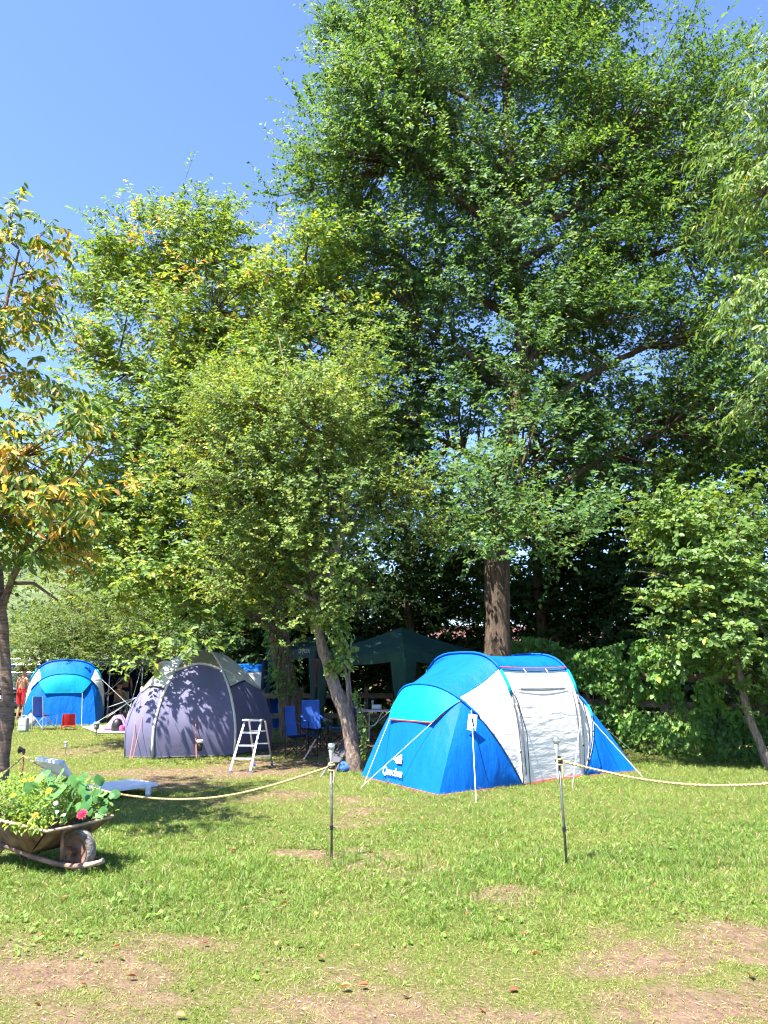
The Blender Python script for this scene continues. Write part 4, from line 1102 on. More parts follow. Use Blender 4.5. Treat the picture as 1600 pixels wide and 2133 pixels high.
f_l = G(42, 1662); t_l = PW(50, 1561, f_l.y)
rope_post('rusty rope post standing beside the cherry trunk', f_l, t_l, M['rust'], .014)
for lab, top, sx in (('steel solar lamp on the post by the forked tree', t_m + V(-.004, -.02, .14), .006), ('steel solar lamp on the post before the white tent door', t_r + V(-.02, -.02, .125), -.01)):
    t = thing('solar_lamp', lab, 'lamp', top)
    lamp_head(t, top, Vector((sx, 0, 1)).normalized(), .85)
    MB().tube([top - V(0, 0, .15), top - V(0, 0, .30)], .006, 6).build('spike', M['cord'], t)
t = thing('solar_lamp', 'small black solar lamp tipped sideways on the rusty post', 'lamp', t_l)
MB().lathe([(.008, 0), (.02, .01), (.045, .055), (.05, .06)], t_l + V(0, 0, -.005), 10, Matrix.Rotation(math.radians(-90), 3, 'Y')).build('lamp_shade', M['dark'], t, True)
MB().tube([t_l + V(-.005, 0, -.03), t_l + V(-.005, 0, .012)], .018, 6).build('lamp_clip', M['dark'], t)

def rope(label, pts, r=.0095):
    # two strands laid around each other
    t = thing('rope', label, 'rope', pts[0])
    P = [Vector(p) for p in pts]; fine = []
    for i in range(len(P) - 1):
        p0, p1, p2, p3 = P[max(i - 1, 0)], P[i], P[i + 1], P[min(i + 2, len(P) - 1)]
        for k in range(44):
            u = k / 44
            fine.append(0.5 * ((2 * p1) + (p2 - p0) * u + (2 * p0 - 5 * p1 + 4 * p2 - p3) * u * u + (3 * p1 - p0 - 3 * p2 + p3) * u ** 3))
    fine.append(P[-1])
    for ph in (0, math.pi):
        s = []; dist = 0
        for i, p in enumerate(fine):
            if i: dist += (p - fine[i - 1]).length
            d = (fine[min(i + 1, len(fine) - 1)] - fine[max(i - 1, 0)]).normalized()
            a = d.cross(V(0, 0, 1)).normalized(); b = a.cross(d)
            w_ = dist / .035 * 2 * math.pi * .5 + ph
            s.append(p + a * (math.cos(w_) * r * .42) + b * (math.sin(w_) * r * .42))
        MB().tube(s, r * .8, 6).build('strand', M['rope'], t, True)
    return t
rl = lerp(f_l, t_l, .86); rm = lerp(f_m, t_m, .98); rr = lerp(f_r, t_r, .97)
rope('pale rope sagging from the rusty post to the grey post by the forked tree', [rl, PW(110, 1608, 8.6), PW(200, 1643, 8.3), PW(290, 1660, 8.0), PW(380, 1665, 7.8), PW(470, 1658, 7.6), PW(570, 1635, 7.4), rm])
rope('pale rope sagging from the post before the white tent door out to the right', [rr, PW(1240, 1603, 6.9), PW(1330, 1622, 6.8), PW(1430, 1634, 6.7), PW(1530, 1636, 6.6), PW(1640, 1628, 6.5), PW(1760, 1605, 6.4)])
rope('short rope running from the rusty post behind the cherry trunk', [rl, PW(30, 1592, 8.9), PW(0, 1612, 8.9), PW(-60, 1630, 8.9)], .008)
# rope knots tied at the posts
for q, par_lab in ((rm, 'rope knot tied round the grey post by the forked tree'), (rr, 'rope knot tied round the post before the white tent door')):
    t = thing('rope_knot', par_lab, 'knot', q)
    for k in range(3):
        MB().tube([q + V(math.cos(a) * .024, math.sin(a) * .024, -.028 + .022 * k + .008 * math.sin(a)) for a in np.linspace(0, 2 * math.pi, 11)], .011, 6).build('loop', M['rope'] if k != 1 else M['dark'], t, True)
    MB().tube([q + V(.02, -.02, -.03), q + V(.026, -.03, -.08), q + V(.018, -.03, -.14)], .009, 5).build('rope_end', M['rope'], t)

# garden lamps stuck in the lawn
def spike_lamp(label, px, py, h, s, mat):
    p = G(px, py); t = thing('garden_lamp', label, 'lamp', p)
    MB().tube([p - V(0, 0, .03), p + V(0, 0, h * .45)], .008 * s, 6).build('spike', M['steel'], t)
    MB().lathe([(.02 * s, h * .42), (.03 * s, h * .47), (.034 * s, h * .8), (.02 * s, h * .82)], p, 12).build('lamp_body', mat, t, True)
    MB().lathe([(.03 * s, h * .82), (.04 * s, h * .84), (.04 * s, h * .97), (.03 * s, h)], p, 12).build('lamp_cap', M['frost'], t, True)
spike_lamp('white capped garden lamp standing before the purple tent', 415, 1582, .36, 1.6, M['dark'])
spike_lamp('dark bollard garden lamp beside the white ground sheet', 200, 1532, .34, 2.0, M['steel'])
spike_lamp('tiny garden lamp alone on the lawn left of the purple tent', 136, 1572, .26, .8, M['chrome'])

# ------------------------------------------------------------------ aluminium step ladder
t = thing('step_ladder', 'small aluminium step ladder with three treads and a top before the purple tent', 'ladder', G(520, 1600))
fL, fR = G(479, 1608), G(521, 1609); bL, bR = G(531, 1596), G(567, 1594)
up_ = V(0, 0, .80)
cF = (fL + fR) / 2; cB = (bL + bR) / 2; wv = (fR - fL)
topm = cF * .52 + cB * .48
tL, tR = topm - wv * .42 + up_, topm + wv * .42 + up_
for a, b, n in ((fL, tL, 1), (fR, tR, 1), (bL, tL + V(.05, .1, -.02), 0), (bR, tR + V(.05, .1, -.02), 0)):
    o = MB().bar(a + V(0, 0, .02), b, .030, .020, (0, 1, 0)).build('rail', M['alu'], t)
    MB().bar(a - V(0, 0, .01), a + (b - a) * .045, .037, .027, (0, 1, 0)).build('foot', M['bluecap'], o)
for v in (.25, .5, .75):
    a, b = lerp(fL, tL, v), lerp(fR, tR, v)
    MB().bar(a, b, .085, .025, (0, 0, 1)).build('tread', M['alu'], t)
for v in (.22, .5, .78):
    a, b = lerp(bL, tL + V(.05, .1, -.02), v), lerp(bR, tR + V(.05, .1, -.02), v)
    MB().bar(a, b, .02, .02).build('crossbar', M['alu'], t)
MB().bar(tL - wv.normalized() * .03, tR + wv.normalized() * .03, .16, .03, (0, 0, 1)).build('top_tread', M['alu'], t, bevel=.006)

# ------------------------------------------------------------------ folding chairs and the table under the canopy
def camp_chair(label, loc, rz, back, seat, frame, s=1.0, backw=.5, low=False, arms=True):
    t = thing('folding_chair', label, 'chair', loc, rz)
    hs = .42 * s if not low else .20 * s
    hb = .98 * s if not low else .62 * s
    W = backw * s; D_ = .46 * s
    P = lambda x, y, z: V(x * W / 2, y * D_ / 2, z)
    M_ = lambda b, n, m, sm=False, par=None: put_local(b, n, m, par or t, sm)
    # seat sling
    rows = []
    for j in range(6):
        v = j / 5
        rows.append([P(-1 + 2 * u / 6, -1 + 2 * v, hs - .07 * s * math.sin(math.pi * u / 6) * (.4 + .6 * v) + .03 * s * (1 - v)) for u in range(7)])
    M_(MB().grid(rows), 'seat', seat, True)
    rows = []
    for j in range(7):
        v = j / 6
        rows.append([P((-1 + 2 * u / 6) * (1 - .12 * v), 1.0 + .35 * v + .18 * math.sin(math.pi * u / 6), hs - .03 * s + (hb - hs) * v) for u in range(7)])
    bk = M_(MB().grid(rows), 'backrest', back, True)
    rows = [[P((-1 + 2 * u / 6) * .9, 1.30 + .18 * math.sin(math.pi * u / 6) - .04, hb - .12 * s + .11 * s * v) for u in range(7)] for v in (0, 1)]
    M_(MB().grid(rows), 'top_band', back, True, bk)
    r = .011 * s
    for sx in (-1, 1):
        M_(MB().tube([P(sx, 1.05, 0), P(sx, 1.15, hs), P(sx * .9, 1.40, hb)], r, 6), 'back_post', frame)
        M_(MB().tube([P(sx, -1.05, 0), P(sx, -1.0, hs + .16 * s if arms and not low else hs)], r, 6), 'leg', frame)
        M_(MB().tube([P(sx, -1, .03), P(sx, 1.05, hs - .02)], r * .8, 5), 'side_brace', frame)
        M_(MB().tube([P(sx, 1.05, .03), P(sx, -1, hs - .02)], r * .8, 5), 'side_brace', frame)
        if arms and not low:
            M_(MB().grid([[P(sx * (1 - .12 * q), -1.05, hs + .17 * s) for q in (-1, 1)], [P(sx * (1 - .12 * q), 0, hs + .15 * s) for q in (-1, 1)], [P(sx * (1 - .12 * q), 1.2, hs + .24 * s) for q in (-1, 1)]]), 'armrest', back)
    for y in (-1, 1):
        M_(MB().tube([P(-1, y, .03), P(1, y, hs - .02)], r * .8, 5), 'cross_brace', frame)
        M_(MB().tube([P(1, y, .03), P(-1, y, hs - .02)], r * .8, 5), 'cross_brace', frame)
    return t
def put_local(b, name, mat, par, smooth=False, **kw):
    me = b.mesh(name, mat, smooth)
    o = bpy.data.objects.new(name, me); C.objects.link(o); o.parent = par
    for k_, v_ in kw.items():
        if v_: o[k_] = v_
    return o
camp_chair('narrow blue folding chair standing against the shaggy trunk, left of two', G(628, 1578), math.radians(64), M['chairblue'], M['chairnavy'], M['dark'], .98, backw=.40)
camp_chair('high backed blue folding chair right of the one by the shaggy trunk', G(655, 1562), math.radians(24), M['chairblue'], M['chairnavy'], M['dark'], 1.05, backw=.42)
camp_chair('navy and blue folding chair half hidden behind the pale forked trunk', G(708, 1560), math.radians(-75), M['chairnavy'], M['chairblue'], M['dark'], 1.0)
# folded recliner leaning by the trunk
t = thing('folded_recliner', 'folded grey metal recliner leaning left of the pale forked trunk', 'recliner', G(690, 1612))
a0_, b0_ = G(676, 1612), PW(716, 1540, 13.9)
for k_, dx in ((0, 0), (1, .16)):
    MB().tube([a0_ + V(dx, .1 * dx, 0), lerp(a0_, b0_, .5) + V(dx, 0, .03), b0_ + V(dx, 0, 0)], .013, 6).build('side_tube', M['steel'], t)
MB().grid([[lerp(a0_, b0_, v) + V(dx, -.01, .02 + .02 * math.sin(6 * v)) for dx in (.0, .08, .16)] for v in np.linspace(.25, 1, 7)]).build('sling', M['greycloth'], t, True)
MB().tube([G(667, 1620), lerp(a0_, b0_, .45)], .011, 6).build('support_leg', M['alu'], t)
MB().tube([b0_ + V(.02, .05, -.05), G(708, 1600)], .010, 6).build('support_leg', M['dark'], t)
MB().box(lerp(a0_, b0_, .32) + V(-.03, -.03, .02), (.05, .05, .12)).build('hinge', M['dark'], t)
# blue bundle by the trunk
t = thing('blue_bag', 'small crumpled blue bag lying at the foot of the forked tree', 'bag', G(718, 1607))
pb = G(716, 1607)
MB().lathe([(.05, 0), (.12, .02), (.13, .07), (.09, .13), (.03, .16)], pb, 9).build('bag_body', M['chairblue'], t, True)
MB().tube([pb + V(.03, 0, .15), pb + V(.06, -.02, .21), pb + V(.1, 0, .16)], .01, 5).build('bag_strap', M['cord'], t)
# pole lying by the chairs
MB().tube([G(632, 1584), PW(658, 1540, 15.2)], .016, 6).build('broom_handle', plain('faded_pink_pole', (.55, .38, .34), .6), None, label='faded pink broom handle leaning among the folding chairs', cat='broom')
# camping table
tp0 = V(-.15, 18.75, 0)
t = thing('camping_table', 'white topped camping table under the green hip roofed canopy', 'table', tp0)
MB().box(tp0 + V(0, 0, .72), (1.1, .6, .03)).build('table_top', M['plastic'], t, bevel=.008)
for sx in (-.48, -.2, .48):
    for sy in (-.24, .24):
        MB().tube([tp0 + V(sx, sy, 0), tp0 + V(sx * .98, sy, .70)], .012, 6).build('leg', M['alu'], t)
MB().tube([tp0 + V(-.48, -.24, .42), tp0 + V(-.3, -.24, .36), tp0 + V(-.05, -.24, .40), tp0 + V(.1, -.24, .68)], .010, 6).build('leg_brace', M['alu'], t)
MB().lathe([(.02, -.11), (.06, -.11), (.06, .11), (.02, .11)], tp0 + V(-.02, 0, .80), 14, Matrix.Rotation(math.radians(75), 3, 'Z') @ Matrix.Rotation(math.radians(90), 3, 'X')).build('paper_roll', M['paper'], None, True, label='white paper roll lying on the camping table', cat='paper roll')
t = thing('lantern', 'small pale lantern standing behind the paper roll on the table', 'lantern', tp0 + V(-.12, .1, .735))
MB().lathe([(.03, 0), (.035, .03), (.02, .04), (.02, .14), (.035, .15), (.03, .2), (.008, .22)], tp0 + V(-.12, .15, .735), 10).build('lantern_body', M['frost'], t, True)
MB().tube([tp0 + V(-.15, .15, .94), tp0 + V(-.12, .15, 1.0), tp0 + V(-.09, .15, .94)], .005, 5).build('handle', M['steel'], t)
MB().box(tp0 + V(-.42, .1, .76), (.1, .1, .05)).build('small_box', M['cooler'], None, bevel=.01, label='small grey box at the left end of the camping table', cat='box')
# towel hung up under the dark canopy
rows = [[PW(652 + 34 * (u / 8) + 6 * v, 1372 + 60 * v, 20.0 + .05 * math.sin(u * 1.7)) for u in range(9)] for v in np.linspace(0, 1, 7)]
MB().grid(rows).build('hanging_towel', M['rose'], None, True, thick=.012, label='dusky rose towel hanging behind the forked trunk', cat='towel')

# ------------------------------------------------------------------ white sun lounger
t = thing('sun_lounger', 'white plastic sun lounger with raised backrest behind the wheelbarrow', 'lounger', G(200, 1660))
zb = .12
q = [G(205, 1650, zb), G(330, 1634, zb), G(258, 1627, zb), G(165, 1640, zb)]
axd = (q[1] - q[0]).normalized(); q = [q[0], q[1], q[1] + V(-axd.y, axd.x, 0) * .62, q[0] + V(-axd.y, axd.x, 0) * .62]
bed = MB().grid([[lerp(q[0], q[1], u / 6) for u in range(7)], [lerp(q[3], q[2], u / 6) for u in range(7)]]).build('bed', M['plastic'], t, thick=.05, bevel=.01)
bw = q[3] - q[0]
bb0, bb1 = q[0] - axd * .22, q[3] - axd * .22
tb = -axd * .30 + V(0, 0, .42)
fr_ = MB()
MB().grid([[bb0 + tb * v for v in (0, .5, 1)], [bb1 + tb * v for v in (0, .5, 1)]]).build('backrest', M['plastic'], t, thick=.05, bevel=.01)
MB().bar(bb0 + tb - V(0, 0, .02), bb1 + tb - V(0, 0, .02), .07, .05).build('backrest_rail', M['plastic'], t, bevel=.01)
MB().bar(bb0 + tb * .7 + bw * .15, q[0] - axd * .62 + bw * .15, .05, .03).build('prop', M['plastic'], t)
MB().bar(bb0 + tb * .7 + bw * .85, q[0] - axd * .62 + bw * .85, .05, .03).build('prop', M['plastic'], t)
for a in (q[0] - axd * .4, q[3] - axd * .4, q[1] - axd * .15, q[2] - axd * .15):
    MB().bar(V(a.x, a.y, zb - .02), V(a.x, a.y, 0), .06).build('leg', M['plastic'], t)
for a in (q[0], q[3]):
    MB().bar(a - V(0, 0, .0) - axd * .7, a + axd * .05, .05, .05).build('side_rail', M['plastic'], t)

# ------------------------------------------------------------------ wheelbarrow planted with flowers
wl = G(160, 1816)
hz = math.atan2(-.45, .89)
wb = thing('wheelbarrow', 'old brown metal wheelbarrow used as a flower planter at the left edge', 'wheelbarrow', wl, hz)
WR = Matrix.Rotation(hz, 3, 'Z')
def LW(x, y, z): return wl + WR @ V(x, y, z)
def wp(b, name, mat, par=None, smooth=False, thick=0, bevel=0):
    o = put_local(b, name, mat, par or wb, smooth)
    if thick:
        m = o.modifiers.new('thickness', 'SOLIDIFY'); m.thickness = thick; m.offset = 0
    if bevel:
        m = o.modifiers.new('bevel', 'BEVEL'); m.width = bevel; m.segments = 2; m.limit_method = 'ANGLE'
    return o
rimN, rimF = [V(-.03, -.31, .36), V(-.5, -.33, .40), V(-1.0, -.31, .44)], [V(.05, .31, .385), V(-.5, .33, .41), V(-1.0, .31, .44)]
botN, botF = [V(-.31, -.21, .15), V(-.58, -.215, .18), V(-.86, -.21, .21)], [V(-.28, .21, .15), V(-.58, .215, .18), V(-.86, .21, .21)]
def sheet(r0, r1, bulge=(0, 0, 0), n=6):
    rows = []
    for j in range(n + 1):
        v = j / n
        rows.append([lerp(a, b, v) + Vector(bulge) * (4 * v * (1 - v)) for a, b in zip(r0, r1)])
    return MB().grid(rows)
wp(sheet(rimN, botN, (0, -.012, 0)), 'tray_side', M['barrow'], smooth=True, thick=.006)
wp(sheet(rimF, botF, (0, .012, 0)), 'tray_side', M['barrow'], smooth=True, thick=.006)
fr0 = [lerp(rimN[0], rimF[0], k / 4) + V(.03 * math.sin(math.pi * k / 4), 0, .0) for k in range(5)]
bt0 = [lerp(botN[0], botF[0], k / 4) for k in range(5)]
wp(sheet(fr0, bt0, (.01, 0, 0)), 'tray_front', M['barrow'], smooth=True, thick=.006)
wp(sheet([rimN[2], rimF[2]], [botN[2], botF[2]]), 'tray_back', M['barrow'], thick=.006)
wp(MB().grid([botN, botF]), 'tray_floor', M['barrow'], thick=.006)
wp(MB().tube(list(reversed(rimN)) + fr0[1:-1] + rimF, .012, 7), 'rim', M['barrowrim'], smooth=True)
wp(MB().grid([[lerp(a, b, v) - V(0, 0, .02) for a, b in zip([V(-.05, -.28, .36), V(-.5, -.3, .39), V(-1.0, -.29, .42)], [V(.0, .28, .38), V(-.5, .3, .40), V(-1.0, .29, .42)])] for v in (0, .5, 1)]), 'soil', M['soil'])
for s in (-1, 1):
    wp(MB().tube([V(-1.55, s * .30, .50), V(-1.1, s * .26, .36), V(-.75, s * .24, .215), V(-.3, s * .20, .125), V(-.08, s * .15, .085), V(.08, s * .13, .075), V(.18, s * .09, .085)], .021, 8), 'frame_bar', M['barrow'], smooth=True)
    wp(MB().tube([V(-.62, s * .20, .20), V(-.72, s * .23, .08), V(-.80, s * .26, -.02)], [.02, .02, .018], 7), 'leg', M['barrow'], smooth=True)
    wp(MB().tube([V(.0, s * .15, .345), V(-.03, s * .15, .32), V(-.035, s * .14, .25), V(-.03, s * .14, .12)], .014, 7), 'strut', M['barrow'], smooth=True)
    wp(MB().box(V(0, s * .10, .165), (.06, .012, .10)), 'axle_bracket', M['rust'])
wp(MB().tube([V(.175, -.095, .085), V(.215, -.06, .09), V(.23, 0, .092), V(.215, .06, .09), V(.175, .095, .085)], .021, 8), 'front_loop', M['barrowrim'], smooth=True)
RX = Matrix.Rotation(math.radians(90), 3, 'X')
wh = wp(MB().lathe([(.132, -.015), (.137, -.036), (.150, -.044), (.168, -.03), (.175, 0), (.168, .03), (.150, .044), (.137, .036), (.132, .015)], V(0, 0, .165), 28, RX), 'tyre', M['tyre'], smooth=True)
wp(MB().lathe([(.0, -.030), (.03, -.034), (.09, -.018), (.122, -.026), (.132, -.042), (.136, -.040), (.137, -.020)], V(0, 0, .165), 28, RX), 'rim_disc', M['barrow'], wh, smooth=True)
wp(MB().lathe([(.137, .020), (.136, .040), (.132, .042), (.122, .026), (.09, .018), (.03, .034), (.0, .030)], V(0, 0, .165), 28, RX), 'rim_disc', M['barrow'], wh, smooth=True)
wp(MB().lathe([(.015, -.085), (.018, -.08), (.018, .08), (.015, .085)], V(0, 0, .165), 10, RX), 'axle', M['rust'], wh)

# plants in it
rgp = np.random.default_rng(77)
def disc_leaf(r, val, mat):
    n = 14
    vs = [(0, 0, 0)] + [(r * .55 * math.cos(a), r * .55 * math.sin(a), .04 * r) for a in np.linspace(0, 2 * math.pi, n, endpoint=False)] + \
         [(r * (1 + .05 * math.cos(4 * a)) * math.cos(a), r * (1 + .05 * math.cos(4 * a)) * math.sin(a), -.05 * r + .09 * r * math.cos(3 * a)) for a in np.linspace(0, 2 * math.pi, n, endpoint=False)]
    tri = np.array([(0, 1 + k, 1 + (k + 1) % n) for k in range(n)])
    quad = np.array([(1 + k, 1 + n + k, 1 + n + (k + 1) % n, 1 + (k + 1) % n) for k in range(n)])
    return np_mesh('leaf', np.array(vs), [tri, quad], mat, {'rnd': np.full(len(vs), val)})
discs = [disc_leaf(1.0, v, M['leaf_nast']) for v in (.1, .35, .6, .85)]
np_thing = thing('nasturtium', 'nasturtium with large round leaves at the front of the wheelbarrow', 'plant', LW(-.3, 0, .42))
stems = []
zl = [(345, 430, 62), (640, 470, 80), (830, 360, 62), (670, 285, 56), (790, 510, 55), (955, 605, 72), (1105, 345, 58), (1280, 500, 45), (1075, 520, 58), (910, 440, 52), (1155, 615, 50), (740, 350, 40), (955, 500, 45),
      (850, 650, 52), (1100, 730, 45), (510, 270, 45), (440, 320, 48), (900, 330, 40), (1235, 525, 30), (590, 400, 40), (700, 420, 45), (1010, 330, 42), (1140, 500, 42), (930, 300, 35), (770, 640, 40), (1000, 700, 38), (1150, 680, 35), (560, 330, 40)]
for i, (zx, zy, zr) in enumerate(zl):
    px, py = zx / 5.333, 1560 + zy / 5.333
    Y = 6.66 + float(rgp.uniform(-.16, .16)) + (.15 if zx > 1050 else 0)
    p = PW(px, py, Y)
    o = bpy.data.objects.new('leaf', discs[int(rgp.integers(4))])
    put(o, np_thing)
    nrm = Vector((float(rgp.normal(-.15, .5)), float(rgp.normal(-.75, .35)), 1.0 * float(rgp.uniform(.25, 1)))).normalized()
    r = zr / 5.333 / 1600 * Y * 1.25
    o.matrix_basis = Matrix.LocRotScale(p, nrm.to_track_quat('Z', 'Y'), (r, r * .95, r))
    stems.append((p, nrm))
s0 = np.array([list(LW(float(rgp.uniform(-.5, .0)), float(rgp.uniform(-.2, .2)), .42)) for _ in stems]); s1 = np.array([list(p) for p, _ in stems])
md = (s0 + s1) / 2 + rgp.normal(size=s0.shape) * .02
v, f = prisms(np.concatenate([s0, md]), np.concatenate([md, s1]), np.full(2 * len(s0), .004), np.full(2 * len(s0), .003), 4)
np_obj('stems', v, [f], plain('pale_green_stem', (.16, .26, .06), .6), np_thing, kind='stuff')

herb = thing('bedding_plants', 'mass of small leaved bedding plants filling the wheelbarrow', 'plant', LW(-.5, 0, .42))
def herb_leaves(n, x0, x1, y0, y1, z0, z1, L, ratio, val, name, mat, up=.6, six=True):
    x = rgp.uniform(x0, x1, n); y = rgp.uniform(y0, y1, n)
    hgt = z0 + (z1 - z0) * rgp.random(n) * (1 - .6 * (np.abs(y) / .36) ** 2)
    P = np.array([list(LW(a, b, c)) for a, b, c in zip(x, y, hgt)])
    az = rgp.uniform(0, 2 * np.pi, n)
    D = unit(np.stack([np.cos(az), np.sin(az), rgp.normal(up, .6, n)], 1))
    N = unit(np.stack([rgp.normal(-.2, .4, n), rgp.normal(-.4, .4, n), np.ones(n)], 1)); N = unit(N - D * (N * D).sum(1, keepdims=True))
    Ls = L * rgp.uniform(.6, 1.3, n)
    v, f, kk = leaf_geo(P, D, N, Ls, Ls * ratio, six)
    np_obj(name, v, f, mat, herb, attrs={'rnd': np.repeat(np.clip(val + rgp.normal(size=n) * .2, 0, 1), kk)}, kind='stuff')
herb_leaves(3000, -1.05, -.05, -.30, .30, .40, .72, .040, .42, .6, 'small_leaves', M['leaf_herb'])
herb_leaves(1100, -.65, -.1, -.30, .2, .44, .70, .032, .2, .35, 'feathery_leaves', M['leaf_nast'])
herb_leaves(230, -1.05, -.06, -.36, -.24, .36, .47, .058, .45, .75, 'overhanging_leaves', M['leaf_herb'], up=-.5)
herb_leaves(130, -.45, .1, -.32, .3, .40, .52, .05, .5, .6, 'edge_leaves', M['leaf_herb'], up=.2)
herb_leaves(260, -1.05, -.1, -.3, .3, .52, .70, .045, .3, .7, 'top_leaves', M['leaf_herb'], up=1.2)

def flower(label, px, py, r, petal, heart, n=11, Y=6.5):
    p = PW(px, py, Y)
    t = thing('flower', label, 'flower', p)
    nrm = Vector((-.1, -.75, .65)).normalized(); q = nrm.to_track_quat('Z', 'Y').to_matrix()
    m = MB()
    for layer, rr, tz in ((0, 1.0, .0), (1, .72, .18), (2, .42, .32)):
        for k in range(n):
            a = 2 * math.pi * (k + .5 * layer) / n; w = 2.6 / n
            m.add([p + q @ V(0, 0, tz * r * .5), p + q @ V(math.cos(a - w) * r * rr * .7, math.sin(a - w) * r * rr * .7, r * (tz + .05)), p + q @ V(math.cos(a) * r * rr, math.sin(a) * r * rr, r * (tz + .0)), p + q @ V(math.cos(a + w) * r * rr * .7, math.sin(a + w) * r * rr * .7, r * (tz + .05))], [(0, 1, 2, 3)])
    m.build('petals', petal, t)
    MB().lathe([(r * .22, 0), (r * .25, r * .3), (r * .12, r * .42)], p, 8, q).build('flower_heart', heart, t, True)
    MB().tube([p, p - V(0, -.02, .05)], .003, 4).build('stalk', M['mint'], t)
fy = plain('yellow_petal', (.75, .50, .01), .6); fo_ = plain('orange_petal', (.70, .25, .015), .6); fw_ = plain('white_petal', (.78, .72, .78), .6); fr_c = plain('crimson_petal', (.62, .012, .07), .55)
for lab, zx, zy, r, a, b in (('bright yellow flower in the middle of the wheelbarrow', 542, 466, .030, fy, fo_), ('orange yellow flower by the rusty post', 350, 338, .026, fo_, fy), ('pale yellow flower just left of the orange yellow one', 268, 352, .018, fy, fy),
                             ('yellow flower low by the cherry trunk', 150, 515, .022, fy, fo_), ('orange flower at the wheelbarrow rim', 395, 735, .028, fo_, fy), ('upper white flower among the feathery leaves', 620, 602, .022, fw_, fy),
                             ('white flower just below the upper white one', 635, 697, .018, fw_, fy), ('lowest white flower near the crimson one', 712, 732, .016, fw_, fy), ('crimson flower above the front rim of the wheelbarrow', 912, 722, .048, fr_c, fr_c)):
    flower(lab, zx / 5.333, 1560 + zy / 5.333, r, a, b, Y=6.42)

# ------------------------------------------------------------------ wooden fence and the vine over it
def fence(label, a, b, posts, rails, post_h):
    t = thing('rail_fence', label, 'fence', a)
    for k in range(posts):
        p = lerp(a, b, k / (posts - 1))
        MB().box(p + V(0, 0, post_h / 2), (.12, .12, post_h), Matrix.Rotation(math.atan2((b - a).y, (b - a).x), 3, 'Z')).build('post', M['wood'], t, bevel=.01)
    d = (b - a).normalized(); nrm = V(d.y, -d.x, 0)
    if nrm.y > 0: nrm = -nrm
    for z in rails:
        for k in range(posts - 1):
            p, q = lerp(a, b, k / (posts - 1)), lerp(a, b, (k + 1) / (posts - 1))
            MB().bar(p + nrm * .085 + V(0, 0, z) + d * .01, q + nrm * .085 + V(0, 0, z + .015 * ((k % 2) - .5)) - d * .01, .035, .14).build('rail', M['wood'], t, bevel=.006)
    return nrm
FA_, FB_ = V(3.4, 19.6, 0), V(8.2, 13.2, 0)
fn = fence('weathered wooden rail fence overgrown by the vine at the right', FA_, FB_, 5, (.35, .95, 1.5), 1.75)
fence('weathered wooden rail fence in the shade behind the green canopies', V(-4.2, 22.6, 0), V(3.2, 20.9, 0) + V(0, 1.6, 0), 5, (.4, .95), 1.2)
rv = np.random.default_rng(88)
vine = thing('climbing_vine', 'broad leaved climbing vine covering the fence at the right', 'vine', lerp(FA_, FB_, .5))
nv = 15000
s = rv.random(nv); hmax = 2.35 - .40 * s + .25 * np.sin(s * 17) * .6
z = hmax * rv.random(nv) ** .8
thin = vnoise(s * 8, z, .45, 55)
gap = (np.abs(z - .95) < .12) & (vnoise(s * 8, z * 0 + 3, .7, 56) > .52)
keep = (thin > .22) & ~gap
s, z = s[keep], z[keep]; nv = len(s)
dep = .10 + .40 * vnoise(s * 8, z, .35, 57) + rv.normal(size=nv) * .06
ab = np.array(FB_ - FA_)
P = np.array(FA_) + ab * s[:, None] + np.array(fn) * dep[:, None] + np.stack([np.zeros(nv), np.zeros(nv), z], 1)
D = unit(np.array(ab) / 8 * rv.normal(0, .5, nv)[:, None] + np.array([0, 0, -.8]) + rv.normal(size=(nv, 3)) * .35 + np.array(fn) * .3)
N = unit(np.array(fn) * .7 + np.array([0, 0, .65]) + rv.normal(size=(nv, 3)) * .35); N = unit(N - D * (N * D).sum(1, keepdims=True))
L = .105 * rv.uniform(.55, 1.25, nv)
fo = dict(P=P, D=D, N=N, L=L, W=L * .95, rnd=np.clip(.48 + .5 * (vnoise(s * 8, z, .5, 58) - .5) + rv.normal(size=nv) * .17, 0, 1))
front = np.argsort(-(L * 1600 / P[:, 1]) + np.where(np.abs(P[:, 0] / P[:, 1]) < .5, 0, 1e3))
single_leaves(fo, front[:260], M['leaf_vine'], vine)
rest = front[260:]
v, f, kk = leaf_geo(P[rest], D[rest], N[rest], L[rest], L[rest] * .95, True)
np_obj('foliage', v, f, M['leaf_vine'], vine, attrs={'rnd': np.repeat(fo['rnd'][rest], kk)}, kind='stuff')
ns = 260
ss = rv.random(ns)
b0 = np.array(FA_) + ab * ss[:, None] + np.array(fn) * rv.uniform(.1, .35, ns)[:, None]
b0[:, 2] = rv.random(ns) * .6
b1 = b0 + np.stack([rv.normal(0, .15, ns), rv.normal(0, .15, ns), rv.uniform(.4, 1.4, ns)], 1)
v, f = prisms(b0, b1, np.full(ns, .006), np.full(ns, .004), 4)
np_obj('vine_stems', v, [f], M['twig'], vine, kind='stuff')
